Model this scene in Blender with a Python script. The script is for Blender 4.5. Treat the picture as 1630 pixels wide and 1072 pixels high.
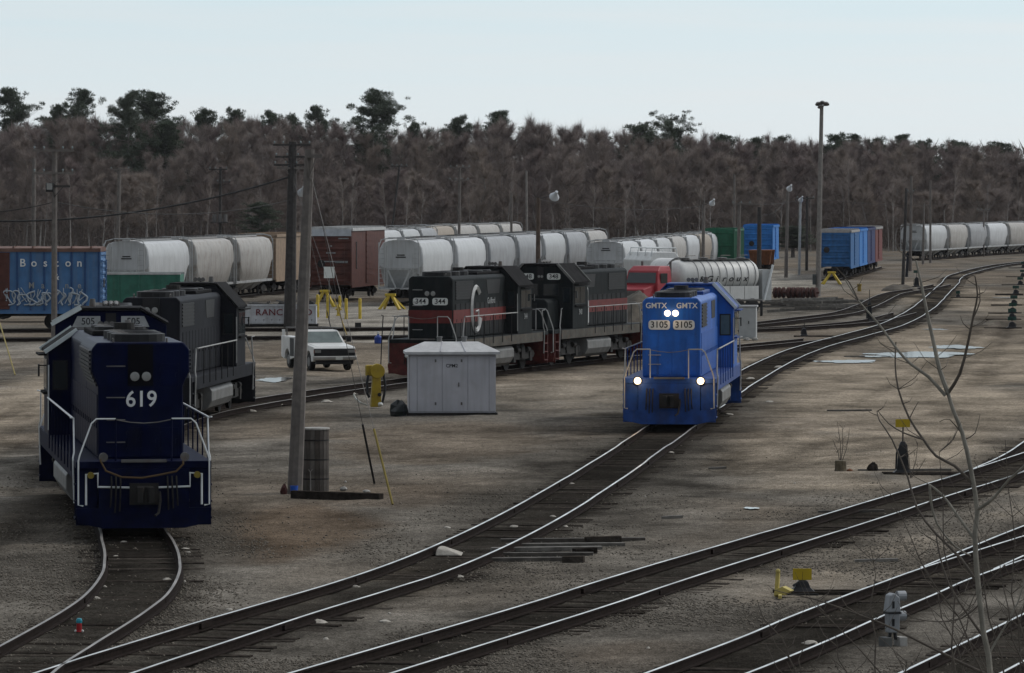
import bpy, math, random
import numpy as np
from mathutils import Vector, Matrix
R = math.radians
random.seed(7)
rng = np.random.default_rng(7)
for o in list(bpy.data.objects): bpy.data.objects.remove(o)
SC = bpy.context.scene
COL = SC.collection

# ------------------------------------------------------------------ camera, sky, sun, exposure
CAMH, FPX, HOR, CX, PW, PH = 7.6, 8000.0, 315.0, 815.0, 1630.0, 1072.0
cam = bpy.data.cameras.new('camera'); cam_o = bpy.data.objects.new('camera', cam); COL.objects.link(cam_o)
cam.sensor_width = 36.0; cam.lens = FPX / PW * 36.0
cam.shift_y = -(PH / 2 - HOR) / PW
cam.clip_start = 1.0; cam.clip_end = 6000.0
cam_o.location = (0, 0, CAMH); cam_o.rotation_euler = (R(90), 0, 0)
SC.camera = cam_o
SUN_EL, SUN_AZ = 42.0, 62.0      # azimuth clockwise from +Y (view direction)
world = bpy.data.worlds.new('World'); SC.world = world; world.use_nodes = True
nt = world.node_tree; nt.nodes.clear()
def wn(t, **k):
    n = nt.nodes.new(t)
    for a, b in k.items(): setattr(n, a, b)
    return n
sky = wn('ShaderNodeTexSky', sky_type='NISHITA', sun_disc=False)
sky.sun_elevation = R(SUN_EL); sky.sun_rotation = R(SUN_AZ); sky.air_density = 1.0; sky.dust_density = 2.0; sky.ozone_density = 1.5
tc = wn('ShaderNodeTexCoord'); sep = wn('ShaderNodeSeparateXYZ'); nt.links.new(tc.outputs['Generated'], sep.inputs[0])
# an even veil of high cloud over the clear sky: a little brighter overhead, as cloud is
ramp = wn('ShaderNodeValToRGB'); nt.links.new(sep.outputs['Z'], ramp.inputs[0])
e = ramp.color_ramp.elements
e[0].position = 0.0; e[0].color = (6.55, 6.95, 7.2, 1)
e[1].position = 1.0; e[1].color = (7.6, 8.0, 8.6, 1)
x = e.new(0.018); x.color = (6.2, 6.9, 7.25, 1)
x = e.new(0.040); x.color = (5.45, 6.55, 7.1, 1)
x = e.new(0.25); x.color = (6.2, 6.9, 7.6, 1)
mp = wn('ShaderNodeMapping'); mp.inputs['Scale'].default_value = (5, 5, 90); nt.links.new(tc.outputs['Generated'], mp.inputs[0])
nz = wn('ShaderNodeTexNoise'); nz.inputs['Scale'].default_value = 2.2; nz.inputs['Detail'].default_value = 6; nt.links.new(mp.outputs[0], nz.inputs['Vector'])
cr = wn('ShaderNodeMapRange'); cr.inputs['From Min'].default_value = .42; cr.inputs['From Max'].default_value = .75; cr.inputs['To Min'].default_value = 0.0; cr.inputs['To Max'].default_value = .45
nt.links.new(nz.outputs['Fac'], cr.inputs['Value'])
cl = wn('ShaderNodeMix', data_type='RGBA'); cl.inputs['B'].default_value = (6.6, 6.7, 6.85, 1)
nt.links.new(cr.outputs[0], cl.inputs['Factor']); nt.links.new(ramp.outputs[0], cl.inputs['A'])
mx = wn('ShaderNodeMix', data_type='RGBA'); mx.inputs['Factor'].default_value = .88
nt.links.new(sky.outputs[0], mx.inputs['A']); nt.links.new(cl.outputs['Result'], mx.inputs['B'])
# thin cloud is brighter on the sun's side of the sky
dt_ = wn('ShaderNodeVectorMath', operation='DOT_PRODUCT'); dt_.inputs[1].default_value = (math.sin(R(38)), math.cos(R(38)), 0); nt.links.new(tc.outputs['Generated'], dt_.inputs[0])
mr = wn('ShaderNodeMapRange'); mr.inputs['From Min'].default_value = -1; mr.inputs['From Max'].default_value = 1; mr.inputs['To Min'].default_value = .42; mr.inputs['To Max'].default_value = 1.12; nt.links.new(dt_.outputs['Value'], mr.inputs['Value'])
sc_ = wn('ShaderNodeVectorMath', operation='SCALE'); nt.links.new(mx.outputs['Result'], sc_.inputs[0]); nt.links.new(mr.outputs[0], sc_.inputs['Scale'])
bg = wn('ShaderNodeBackground'); bg.inputs['Strength'].default_value = .1
nt.links.new(sc_.outputs[0], bg.inputs[0])
wo = wn('ShaderNodeOutputWorld'); nt.links.new(bg.outputs[0], wo.inputs[0])
sun = bpy.data.lights.new('sun', 'SUN'); sun.energy = 1.1; sun.angle = R(14); sun.color = (1.0, .96, .9)
sun_o = bpy.data.objects.new('sun', sun); COL.objects.link(sun_o)
sd = Vector((math.sin(R(SUN_AZ)) * math.cos(R(SUN_EL)), math.cos(R(SUN_AZ)) * math.cos(R(SUN_EL)), math.sin(R(SUN_EL))))
sun_o.rotation_euler = sd.to_track_quat('Z', 'Y').to_euler(); sun_o.location = (30, 60, 60)
SC.view_settings.view_transform = 'Standard'; SC.view_settings.look = 'None'; SC.view_settings.exposure = 0.28; SC.view_settings.gamma = 1.0

# ------------------------------------------------------------------ helpers
RT = 0.18                                        # rail top above ground
def G(px, py, z=0.0):
    s = (py - HOR) / (CAMH - z)
    return Vector(((px - CX) / s, FPX / s, z))
def at(px, py, Y):
    s = FPX / Y
    return Vector(((px - CX) / s, Y, CAMH - (py - HOR) / s))
def empty(name, loc=(0, 0, 0), rz=0.0):
    o = bpy.data.objects.new(name, None); COL.objects.link(o); o.location = loc; o.rotation_euler = (0, 0, rz); o.empty_display_size = .3
    return o
def tag(o, label, cat, group=None):
    o['label'] = label; o['category'] = cat
    if group: o['group'] = group
    return o
def thing(name, label, cat, loc=(0, 0, 0), rz=0.0, group=None):
    return tag(empty(name, loc, rz), label, cat, group)
def copy_tree(o, parent=None):
    c = o.copy(); COL.objects.link(c); c.parent = parent
    for ch in o.children: copy_tree(ch, c)
    return c
class MB:
    def __init__(s): s.v = []; s.f = []
    def add(s, vs, fs):
        b = len(s.v); s.v += [tuple(p) for p in vs]; s.f += [tuple(i + b for i in f) for f in fs]; return s
    def box(s, x0, x1, y0, y1, z0, z1):
        return s.add([(x0,y0,z0),(x1,y0,z0),(x1,y1,z0),(x0,y1,z0),(x0,y0,z1),(x1,y0,z1),(x1,y1,z1),(x0,y1,z1)],
                     [(3,2,1,0),(4,5,6,7),(0,1,5,4),(1,2,6,5),(2,3,7,6),(3,0,4,7)])
    def bar(s, p0, p1, w, h=None, up=(0, 0, 1)):
        h = h or w; p0 = Vector(p0); p1 = Vector(p1); d = (p1 - p0).normalized(); u = Vector(up)
        if abs(d.dot(u)) > .98: u = Vector((1, 0, 0))
        a = d.cross(u).normalized() * w / 2; b = a.cross(d).normalized() * h / 2
        return s.add([p0-a-b,p0+a-b,p0+a+b,p0-a+b,p1-a-b,p1+a-b,p1+a+b,p1-a+b], [(0,1,2,3),(7,6,5,4),(0,4,5,1),(1,5,6,2),(2,6,7,3),(3,7,4,0)])
    def prism(s, prof, a0, a1, axis='x'):
        n = len(prof)
        def P(p, a):
            return (a, p[0], p[1]) if axis == 'x' else ((p[0], a, p[1]) if axis == 'y' else (p[0], p[1], a))
        return s.add([P(p, a0) for p in prof] + [P(p, a1) for p in prof],
                     [tuple(range(n)), tuple(range(2*n-1, n-1, -1))] + [(i, n+i, n+(i+1) % n, (i+1) % n) for i in range(n)])
    def loft(s, rings, cap=True):
        n = len(rings[0]); vs = [p for r in rings for p in r]; fs = []
        for k in range(len(rings)-1):
            for i in range(n):
                j = (i+1) % n; fs.append((k*n+i, k*n+j, (k+1)*n+j, (k+1)*n+i))
        if cap: fs += [tuple(range(n-1, -1, -1)), tuple(range((len(rings)-1)*n, len(rings)*n))]
        return s.add(vs, fs)
    def tube(s, pts, r, n=6, r1=None):
        pts = [Vector(p) for p in pts]; m = len(pts); rings = []; pu = None
        for k, p in enumerate(pts):
            d = (pts[min(k+1, m-1)] - pts[max(k-1, 0)]).normalized()
            if pu is None: u = Vector((0, 0, 1)) if abs(d.z) < .9 else Vector((1, 0, 0))
            else: u = pu
            a = d.cross(u)
            if a.length < 1e-4: a = d.cross(Vector((1, .3, .2)))
            a.normalize(); b = a.cross(d).normalized(); pu = b
            rr = r if r1 is None else r + (r1 - r) * k / max(m-1, 1)
            rings.append([p + (a*math.cos(2*math.pi*i/n) + b*math.sin(2*math.pi*i/n)) * rr for i in range(n)])
        return s.loft(rings)
    def cyl(s, p0, p1, r0, r1=None, n=16): return s.tube([p0, p1], r0, n, r0 if r1 is None else r1)
    def lathe(s, prof, n=16, c=(0, 0, 0)):          # prof: (r, z)
        c = Vector(c)
        return s.loft([[c + Vector((r*math.cos(2*math.pi*i/n), r*math.sin(2*math.pi*i/n), z)) for i in range(n)] for r, z in prof])
    def ball(s, c, r, n=8, sc=(1, 1, 1)):
        c = Vector(c)
        return s.loft([[c + Vector((sc[0]*r*math.sin(t)*math.cos(2*math.pi*i/n), sc[1]*r*math.sin(t)*math.sin(2*math.pi*i/n), -sc[2]*r*math.cos(t))) for i in range(n)]
                       for t in [math.pi*(.06 + .88*k/(n//2+1)) for k in range(n//2+2)]])
    def rock(s, c, sx, sy, sz, rnd=random):
        n = 7; c = Vector(c); rings = []
        for k, (q, zz) in enumerate(((.85, -.2), (1, .25), (.75, .7), (.35, 1.0))):
            rings.append([c + Vector((sx*q*rnd.uniform(.75, 1.15)*math.cos(2*math.pi*i/n), sy*q*rnd.uniform(.75, 1.15)*math.sin(2*math.pi*i/n), sz*zz*rnd.uniform(.85, 1.1))) for i in range(n)])
        return s.loft(rings)
    def mesh(s, name, m, smooth=False):
        me = bpy.data.meshes.new(name); me.from_pydata(s.v, [], s.f)
        if m: me.materials.append(m)
        if smooth:
            me.polygons.foreach_set('use_smooth', [True]*len(me.polygons)); me.set_sharp_from_angle(angle=R(38))
        me.update(); return me
    def build(s, name, m, parent=None, bevel=0.0, smooth=False, loc=None):
        o = bpy.data.objects.new(name, s.mesh(name, m, smooth)); COL.objects.link(o); o.parent = parent
        if loc is not None: o.location = loc
        if bevel:
            b = o.modifiers.new('bevel', 'BEVEL'); b.width = bevel; b.segments = 2; b.limit_method = 'ANGLE'; b.angle_limit = R(35)
        return o
def inst(name, me, parent=None, loc=(0, 0, 0), rz=0.0, scale=None):
    o = bpy.data.objects.new(name, me); COL.objects.link(o); o.parent = parent; o.location = loc; o.rotation_euler = (0, 0, rz)
    if scale: o.scale = scale
    return o
def lettering(parent, txt, size, pos, normal, m, sx=1.0, name='lettering', depth=.004, shear=0.0, up=(0, 0, 1)):
    cu = bpy.data.curves.new('t', 'FONT'); cu.body = txt; cu.size = size; cu.align_x = 'CENTER'; cu.align_y = 'CENTER'; cu.extrude = depth; cu.shear = shear
    cu.resolution_u = 4; cu.offset = size * .012
    t = bpy.data.objects.new('t', cu)
    me = bpy.data.meshes.new_from_object(t); bpy.data.objects.remove(t); bpy.data.curves.remove(cu)
    n = Vector(normal).normalized(); u = Vector(up); r = u.cross(n).normalized(); u = n.cross(r)
    Mx = Matrix(((r.x*sx, u.x, n.x, pos[0]), (r.y*sx, u.y, n.y, pos[1]), (r.z*sx, u.z, n.z, pos[2]), (0, 0, 0, 1)))
    me.transform(Mx); me.materials.clear(); me.materials.append(m); me.name = name
    o = bpy.data.objects.new(name, me); COL.objects.link(o); o.parent = parent
    return o

# ------------------------------------------------------------------ materials
MATS = {}
def mat(name, col, rough=.6, metal=0.0, var=.18, scale=3.0, rust=0.0, rustcol=(.10, .045, .02), streak=0.0, streakcol=(.06, .05, .045), bump=0.0, bscale=40.0, rand=0.0, randcol=None, spec=.28, emit=0.0):
    if name in MATS: return MATS[name]
    m = bpy.data.materials.new(name); m.use_nodes = True; n = m.node_tree; P = n.nodes['Principled BSDF']; L = n.links.new
    P.inputs['Roughness'].default_value = rough; P.inputs['Metallic'].default_value = metal; P.inputs['Specular IOR Level'].default_value = spec
    tcn = n.nodes.new('ShaderNodeTexCoord')
    def noise(sc, vec=None, det=5):
        q = n.nodes.new('ShaderNodeTexNoise'); q.inputs['Scale'].default_value = sc; q.inputs['Detail'].default_value = det
        L(vec if vec else tcn.outputs['Object'], q.inputs['Vector']); return q.outputs['Fac']
    def mixc(f, a, b):
        q = n.nodes.new('ShaderNodeMix'); q.data_type = 'RGBA'
        for sk, vv in (('Factor', f), ('A', a), ('B', b)):
            if hasattr(vv, 'is_linked') or hasattr(vv, 'links'): L(vv, q.inputs[sk])
            elif sk == 'Factor': q.inputs[sk].default_value = vv
            else: q.inputs[sk].default_value = (*vv[:3], 1)
        return q.outputs['Result']
    def rng_(v, a, b, c=0.0, d=1.0):
        q = n.nodes.new('ShaderNodeMapRange'); q.inputs['From Min'].default_value = a; q.inputs['From Max'].default_value = b
        q.inputs['To Min'].default_value = c; q.inputs['To Max'].default_value = d; L(v, q.inputs['Value']); return q.outputs[0]
    base = col
    if rand and randcol:
        oi = n.nodes.new('ShaderNodeObjectInfo'); base = mixc(rng_(oi.outputs['Random'], 0, 1, 0, rand), col, randcol)
        lo, hi = (tuple(c*(1-var) for c in col), None)
        dk = n.nodes.new('ShaderNodeMix'); dk.data_type = 'RGBA'; dk.blend_type = 'MULTIPLY'; dk.inputs['Factor'].default_value = 1.0
        L(base, dk.inputs['A']); g = mixc(rng_(noise(scale), .3, .7), (1-var,)*3, (1+var,)*3); L(g, dk.inputs['B']); c = dk.outputs['Result']
    else:
        c = mixc(rng_(noise(scale), .3, .7), tuple(x*(1-var) for x in col), tuple(min(1, x*(1+var)) for x in col))
    if streak:
        mpn = n.nodes.new('ShaderNodeMapping'); mpn.inputs['Scale'].default_value = (2.5, 2.5, .22); L(tcn.outputs['Object'], mpn.inputs[0])
        c = mixc(rng_(noise(2.2, mpn.outputs[0]), .45, .8, 0, streak), c, streakcol)
    if rust:
        c = mixc(rng_(noise(scale*1.7, None, 8), .62-.25*rust, .75, 0, min(1, rust*1.3)), c, rustcol)
    L(c, P.inputs['Base Color'])
    if bump:
        b = n.nodes.new('ShaderNodeBump'); b.inputs['Strength'].default_value = bump; b.inputs['Distance'].default_value = .03
        L(noise(bscale), b.inputs['Height']); L(b.outputs[0], P.inputs['Normal'])
    if emit:
        P.inputs['Emission Color'].default_value = (1.0, .80, .52, 1); P.inputs['Emission Strength'].default_value = emit
    MATS[name] = m; return m
grime = mat('grime', (.018, .017, .016), .8, var=.35, scale=4, rust=.35, rustcol=(.04, .028, .02))
blackp = mat('black_paint', (.012, .012, .013), .55, var=.3)
tyre = mat('tyre_rubber', (.015, .015, .015), .85)
glass = mat('dark_glass', (.012, .017, .02), .08, var=.1, spec=.8)
glass_g = mat('pale_glass', (.07, .10, .085), .08, var=.2, spec=.8)
white_p = mat('white_paint', (.62, .64, .64), .5, var=.12)
white_d = mat('dirty_white_paint', (.42, .42, .41), .6, var=.2, rust=.2)
grey_rail = mat('grey_handrail', (.30, .30, .29), .6, var=.2)
steelw = mat('weathered_steel', (.12, .115, .11), .55, metal=.3, var=.25, rust=.35)
rail_rust = mat('rusty_rail', (.020, .015, .013), .9, var=.3, scale=8, spec=.03)
rail_shine = mat('polished_rail_head', (.58, .57, .545), .3, metal=.85, var=.45, scale=.7, rust=.33, rustcol=(.16, .13, .11))
rail_dull = mat('dull_rail_head', (.22, .205, .19), .5, metal=.5, var=.35, scale=.8)
tie_m = mat('creosoted_wood', (.020, .017, .0145), .9, var=.5, scale=6, rand=1.0, randcol=(.055, .047, .040), bump=.5, bscale=30, spec=.0)
wood_pole = mat('grey_pole_wood', (.145, .130, .118), .9, var=.22, scale=5, streak=.4, streakcol=(.07, .06, .055), bump=.3, bscale=20)
wood_dark = mat('dark_pole_wood', (.045, .042, .040), .9, var=.3, scale=5, bump=.3, bscale=20)
wood_pale = mat('pale_pole_wood', (.20, .185, .17), .9, var=.2, scale=5)
yellow = mat('yellow_paint', (.46, .33, .035), .6, var=.2, rust=.25)
lamp_w = mat('pale_lamp_housing', (.52, .54, .56), .4, var=.1)
wire_m = mat('wire', (.015, .015, .015), .7)
concrete = mat('concrete', (.30, .29, .27), .9, var=.2, scale=8)
# ------------------------------------------------------------------ tracks (paths in pixels of the rail tops -> ground)
def catmull(pts, step):
    P = [Vector(p) for p in pts]; P = [P[0]*2 - P[1]] + P + [P[-1]*2 - P[-2]]; out = []
    for i in range(1, len(P)-2):
        p0, p1, p2, p3 = P[i-1], P[i], P[i+1], P[i+2]; n = max(2, int((p2-p1).length/step))
        for k in range(n):
            t = k/n; out.append(.5*((2*p1) + (p2-p0)*t + (2*p0-5*p1+4*p2-p3)*t*t + (3*p1-p0-3*p2+p3)*t**3))
    out.append(P[-2]); return out
def smooth(pts, it):
    for _ in range(it):
        pts = [pts[0]] + [(pts[i-1] + pts[i]*2 + pts[i+1])/4 for i in range(1, len(pts)-1)] + [pts[-1]]
    return pts
def interp_x(trace, y):
    tr = sorted(trace, key=lambda t: t[1])
    if y <= tr[0][1]: a, b = tr[0], tr[1]
    elif y >= tr[-1][1]: a, b = tr[-2], tr[-1]
    else:
        for a, b in zip(tr, tr[1:]):
            if a[1] <= y <= b[1]: break
    return a[0] + (b[0]-a[0])*(y-a[1])/(b[1]-a[1])
def centre(left, right, ys, pre=(), post=()):
    pts = [G((interp_x(left, y)+interp_x(right, y))/2, y, RT) for y in ys]
    return list(pre) + pts + list(post)
def offset_path(pts, d):
    out = []
    for i, p in enumerate(pts):
        t = (pts[min(i+1, len(pts)-1)] - pts[max(i-1, 0)]); t.z = 0; t.normalize()
        out.append(p + Vector((t.y, -t.x, 0))*d)
    return out
def resample(pts, step):
    out = [pts[0]]; acc = 0
    for a, b in zip(pts, pts[1:]):
        L = (b-a).length; 
        while acc + L >= step:
            q = (step-acc)/L; a = a + (b-a)*q; out.append(a); L = (b-a).length; acc = 0
        acc += L
    out.append(pts[-1]); return out
RAILPROF = [(-.07, .0), (.07, .0), (.07, .02), (.012, .035), (.012, .125), (.036, .135), (.036, .165), (.030, .170), (-.030, .170), (-.036, .165), (-.036, .135), (-.012, .125), (-.012, .035), (-.07, .02)]
def sweep(mb, pts, prof, z0):
    rings = []
    for i, p in enumerate(pts):
        t = pts[min(i+1, len(pts)-1)] - pts[max(i-1, 0)]; t.z = 0; t.normalize(); a = Vector((t.y, -t.x, 0))
        rings.append([Vector((p.x, p.y, z0)) + a*y + Vector((0, 0, z)) for y, z in prof])
    return mb.loft(rings)
TIE_MESH = []
for k in range(4):
    m = MB(); w = random.uniform(.105, .125); n = 5; rings = []
    for i in range(n):
        xx = -1.3 + 2.6*i/(n-1); j = random.uniform(-.008, .008)
        rings.append([(xx, -w+j, -.12), (xx, w+j, -.12), (xx, w+j, .0), (xx, w*.8+j, .012), (xx, -w*.8+j, .012), (xx, -w+j, .0)])
    m.loft(rings); TIE_MESH.append(m.mesh('sleeper', tie_m))
BAR_MESH = MB().box(-.35, .35, -.018, .018, .03, .12).mesh('joint_bar', rail_rust)
TRACK_SAMPLES = []
def track(label, pts, shine=rail_shine, ties=None, near=(0, 0), wob=.032, tie_stuff=True, seed=1, cat='track'):
    """pts: centreline on the ground; ties: (Ymin, Ymax) of sleepers built one by one"""
    rd = random.Random(seed)
    c = smooth(resample(catmull(pts, .5), 1.0), 6)
    t = empty('track', (0, 0, 0)); t['kind'] = 'structure'; t['label'] = label
    for sgn in (-1, 1):
        o = offset_path(c, sgn*.7525); w = []; dx = dz = 0
        for i, p in enumerate(o):
            if i % 9 == 0: dx, dz = rd.uniform(-wob, wob), rd.uniform(-wob, wob)*.5
            w.append(p + Vector((dx, 0, 0)))
        w = smooth(w, 1)
        r = sweep(MB(), w, RAILPROF, .008).build('rail', rail_rust, t)
        sweep(MB(), w, [(-.028, .1695), (.028, .1695), (.025, .1735), (-.025, .1735)], .008).build('running_surface', shine, r)
        if ties:
            for i in range(6, len(o)-2, 11):
                if ties[0] < o[i].y < ties[1]:
                    d = o[i+1]-o[i]; inst('joint_bar', BAR_MESH, r, (o[i].x - sgn*0.0, o[i].y, .02), math.atan2(d.y, d.x)).scale = (1, 2.2, 1)
    tp = resample(c, .56); far = MB(); cnt = 0
    for i in range(1, len(tp)-1):
        d = tp[i+1]-tp[i-1]; a = math.atan2(d.y, d.x) + math.pi/2 + rd.uniform(-.03, .03); p = tp[i]
        if ties and ties[0] < p.y < ties[1] and cnt < 295:
            s = inst('sleeper', rd.choice(TIE_MESH), t, (p.x + rd.uniform(-.04, .04), p.y, rd.uniform(-.075, .008)), a); cnt += 1
        elif tie_stuff and p.y < 640:
            h = rd.uniform(-.05, .012); u = Vector((math.cos(a), math.sin(a), 0)); far.bar(Vector((p.x, p.y, h-.05)) - u*1.28, Vector((p.x, p.y, h-.05)) + u*1.28, .23, .1)
    if far.v:
        fo = far.build('sleepers', tie_m, t); fo['kind'] = 'stuff'
    TRACK_SAMPLES.append(np.array([(p.x, p.y) for p in resample(c, 1.5)]))
    return c
# traces of the two rails in the photograph
T1L = [(-60,1062),(0,1030.5),(54,999),(104,972),(138.5,948),(160,922),(171,898),(172,879),(165.6,859.5)]
T1R = [(78,1065),(121,1041),(160,1019.7),(208,989),(244.6,965.5),(268,939.6),(283.5,911),(284.6,892),(281,875),(273,858)]
T2L = [(104,1054),(173,1032.6),(260,1010),(350,980.7),(500,937),(573,916),(654.6,885),(732,852),(813,811.5),(879,773),(935,740),(1037,675),(1177,591.5),(1251,558),(1338,533),(1395,517.6),(1435.6,504),(1469,475.6),(1496,454),(1523,432)]
T2R = [(212,1071.6),(281,1051),(350,1024),(500,974),(616,941),(716,906),(828.5,858),(894,821),(971.5,775),(1020,740),(1110,675),(1177,623),(1251,578),(1311,551),(1385,533),(1432,521),(1472.6,502.5),(1496,482),(1520,455),(1543,432)]
T3L = [(500,1060.8),(635,1020),(770.5,981.6),(886.5,947),(983,916),(1130,873),(1236,841.7),(1371,803),(1479,770),(1541,751),(1601,729),(1630,719)]
T3R = [(616,1072),(770.5,1026),(886.5,989),(1002,952.6),(1080,925.5),(1130,910),(1178,894),(1336,845.5),(1444.5,807),(1549,776),(1630,749)]
T4L = [(1031,1072),(1200,1011),(1263,980.6),(1332,957),(1390,932),(1464,905),(1543,880),(1622,856.6)]
T4R = [(1200,1065),(1295,1025.4),(1416,972.7),(1480,947.6),(1551,916),(1630,889.6)]
T5L = [(1437,1072),(1511,1037),(1553.5,1017.5),(1630,979)]
T5R = [(1582.5,1072),(1630,1046.5)]
def ext(p, a, d):        # carry a path on from point p in heading a (deg clockwise from +Y) for d metres
    return p + Vector((math.sin(R(a)), math.cos(R(a)), 0))*d
# 619 track, curving round behind the engines to the 344 pair and on into the lead
p1 = centre(T1L, T1R, [1060, 1030, 1000, 972, 948, 922, 898, 879, 859])
p1 = [Vector((-7.9, 66, RT))] + p1 + [Vector((-9.4, 121, RT)), Vector((-10.6, 132, RT)), Vector((-11.3, 142, RT)), Vector((-11.7, 153, RT)), Vector((-11.5, 164, RT)), Vector((-10.7, 175, RT)), G(430, 636, RT), G(520, 622, RT), G(640, 606, RT), G(760, 591, RT), G(880, 577, RT), G(1005, 564.5, RT), G(1176, 551, RT), G(1300, 539, RT)]
for p in p1: p.z = 0
PATH1 = track('curving yard track under the navy engines and the charcoal engine pair', p1, rail_dull, ties=(78, 116), seed=1)
p2 = centre(T2L, T2R, [1071, 1045, 1010, 975, 937, 905, 870, 830, 795, 760, 720, 675, 610, 560, 533, 515, 490, 470, 452, 437])
p2 = [p2[0] + (p2[0]-p2[1])*2.5] + p2
p2 += [G(1590, 422, RT), G(1660, 414, RT)]
for p in p2: p.z = 0
PATH2 = track('long S-curved lead track with bright rails under the blue engine', p2, rail_shine, ties=(78, 170), seed=2)
p3 = centre(T3L, T3R, [1070, 1035, 1000, 965, 930, 895, 860, 825, 790, 760, 735]); p3 = [p3[0] + (p3[0]-p3[1])*2.5] + p3 + [p3[-1] + (p3[-1]-p3[-2])*4]
for p in p3: p.z = 0
PATH3 = track('straight bright-railed track crossing the open ground below the switch stand', p3, rail_shine, ties=(78, 150), seed=3)
p4 = centre(T4L, T4R, [1071, 1040, 1010, 980, 950, 920, 890, 870]); p4 = [p4[0] + (p4[0]-p4[1])*2.5] + p4 + [p4[-1] + (p4[-1]-p4[-2])*5]
for p in p4: p.z = 0
PATH4 = track('track running past the silver dwarf signal', p4, rail_shine, ties=(78, 130), seed=4)
p5 = centre(T5L, T5R, [1071, 1055, 1030, 1000]); p5 = [p5[0] + (p5[0]-p5[1])*2] + p5 + [p5[-1] + (p5[-1]-p5[-2])*6]
for p in p5: p.z = 0
PATH5 = track('track behind the bare sapling trunk', p5, rail_shine, ties=(76, 110), seed=5)
def from_left(trace):   # centreline from the far rail alone
    pts = [G(x, y, RT) for x, y in trace]
    for p in pts: p.z = 0
    return offset_path(pts, .7525)
q = from_left([(1464,903.5),(1543,871),(1596,850),(1632,836)]); q += [q[-1] + (q[-1]-q[-2])*2.5]
track('diverging leg of the turnout beyond the dwarf signal', q, rail_shine, seed=6, tie_stuff=True)
q = from_left([(1500,763),(1542,749.5),(1600,722.6),(1631,702)]); q += [q[-1] + (q[-1]-q[-2])*3]
track('diverging leg of the turnout by the yellow-flagged switch stand', q, rail_shine, seed=7)
def far_track(label, px, shine=rail_dull, **k):
    pts = [G(x, y, 0) for x, y in px]
    return track(label, pts, shine, seed=int(px[0][0]) % 97 + 11, **k)
PATH7 = far_track('far yard track under the faded blue boxcar', [(-420,531),(-60,529.5),(160,528),(400,527.5),(650,526),(1000,518)])
far_track('far yard track between the pickup and the lettered bin', [(-420,546),(-60,544),(160,542.5),(400,541),(650,539.5),(980,533)])
far_track('rusty spur past the pile of timbers', [(1120,526),(1205,519.5),(1283,510),(1340,502.5),(1382,489),(1420,471),(1470,462.5),(1500,456)])
far_track('rusty spur behind the grey cabinet', [(1120,531),(1205,528),(1282,524),(1382,515.5),(1440,502)])

# ------------------------------------------------------------------ ground
def dist_to(pts, X, Y, smp):
    d = np.full(X.shape, 1e9)
    for a in smp:
        lo, hi = a[:, 1].min()-4, a[:, 1].max()+4
        sel = (Y > lo) & (Y < hi)
        if not sel.any(): continue
        xs, ys = X[sel], Y[sel]; dd = np.full(xs.shape, 1e9)
        for b0 in range(0, len(a), 40):
            b = a[b0:b0+40]; dd = np.minimum(dd, np.sqrt((xs[:, None]-b[None, :, 0])**2 + (ys[:, None]-b[None, :, 1])**2).min(1))
        d[sel] = np.minimum(d[sel], dd)
    return d
def sst(x, a, b):
    t = np.clip((x-a)/(b-a), 0, 1); return t*t*(3-2*t)
ys = np.concatenate([[-60, 0, 30, 50, 60], np.arange(66, 250, .5), np.arange(250, 420, 1.5), np.arange(420, 800, 5), [900, 1100, 1500, 2200, 3500, 5000]])
xs = np.concatenate([[-3000, -1200, -500, -250, -120, -80], np.arange(-60, -26, 2), np.arange(-26, 30, .4), np.arange(30, 80, 2), [100, 130, 250, 500, 1200, 3000]])
GX, GY = np.meshgrid(xs, ys); gx, gy = GX.ravel(), GY.ravel()
near = (np.abs(gx) < 60) & (gy > 60) & (gy < 430)
dt = np.full(gx.shape, 99.0); dt[near] = dist_to(None, gx[near], gy[near], TRACK_SAMPLES)
def vnoise(x, y, sx, sy, seed):
    r = np.random.default_rng(seed); T = r.random((256, 256)); u = x/sx + 1000.3; v = y/sy + 1000.7
    i = np.floor(u).astype(int); j = np.floor(v).astype(int); fu = u-i; fv = v-j; fu = fu*fu*(3-2*fu); fv = fv*fv*(3-2*fv)
    g = lambda a, b: T[a % 256, b % 256]
    return (g(i, j)*(1-fu)+g(i+1, j)*fu)*(1-fv) + (g(i, j+1)*(1-fu)+g(i+1, j+1)*fu)*fv
n1 = vnoise(gx, gy, 2.2, 5, 1)*.6 + vnoise(gx, gy, .8, 2, 2)*.4
n2 = vnoise(gx, gy, 7, 16, 3)
n3 = vnoise(gx, gy, 1.1, 1.1, 4)*.6 + vnoise(gx, gy, .5, .5, 5)*.4
PUDDLES = [(1349,575,44,3.2,'thin rain puddle at the edge of the lead track',1),
    (1462,564,78,5.4,'broad rain puddle shining on the sandy ground',2),
    (1520,552,33,4.0,'short rain puddle beside the broad one',3),
    (1392,567,24,1.6,'sliver of rain water by the broad puddle',4),
    (1490,524,18,1.0,'small far puddle on the sandy strip',5),
    (437,604,27,4.0,'rain puddle before the white pickup',6),
    (1196,808,11,2.0,'tiny white-shining puddle between the two near tracks',7),
    (1600,474,16,.8,'faint puddle near the row of switch stands',8)]
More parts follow.
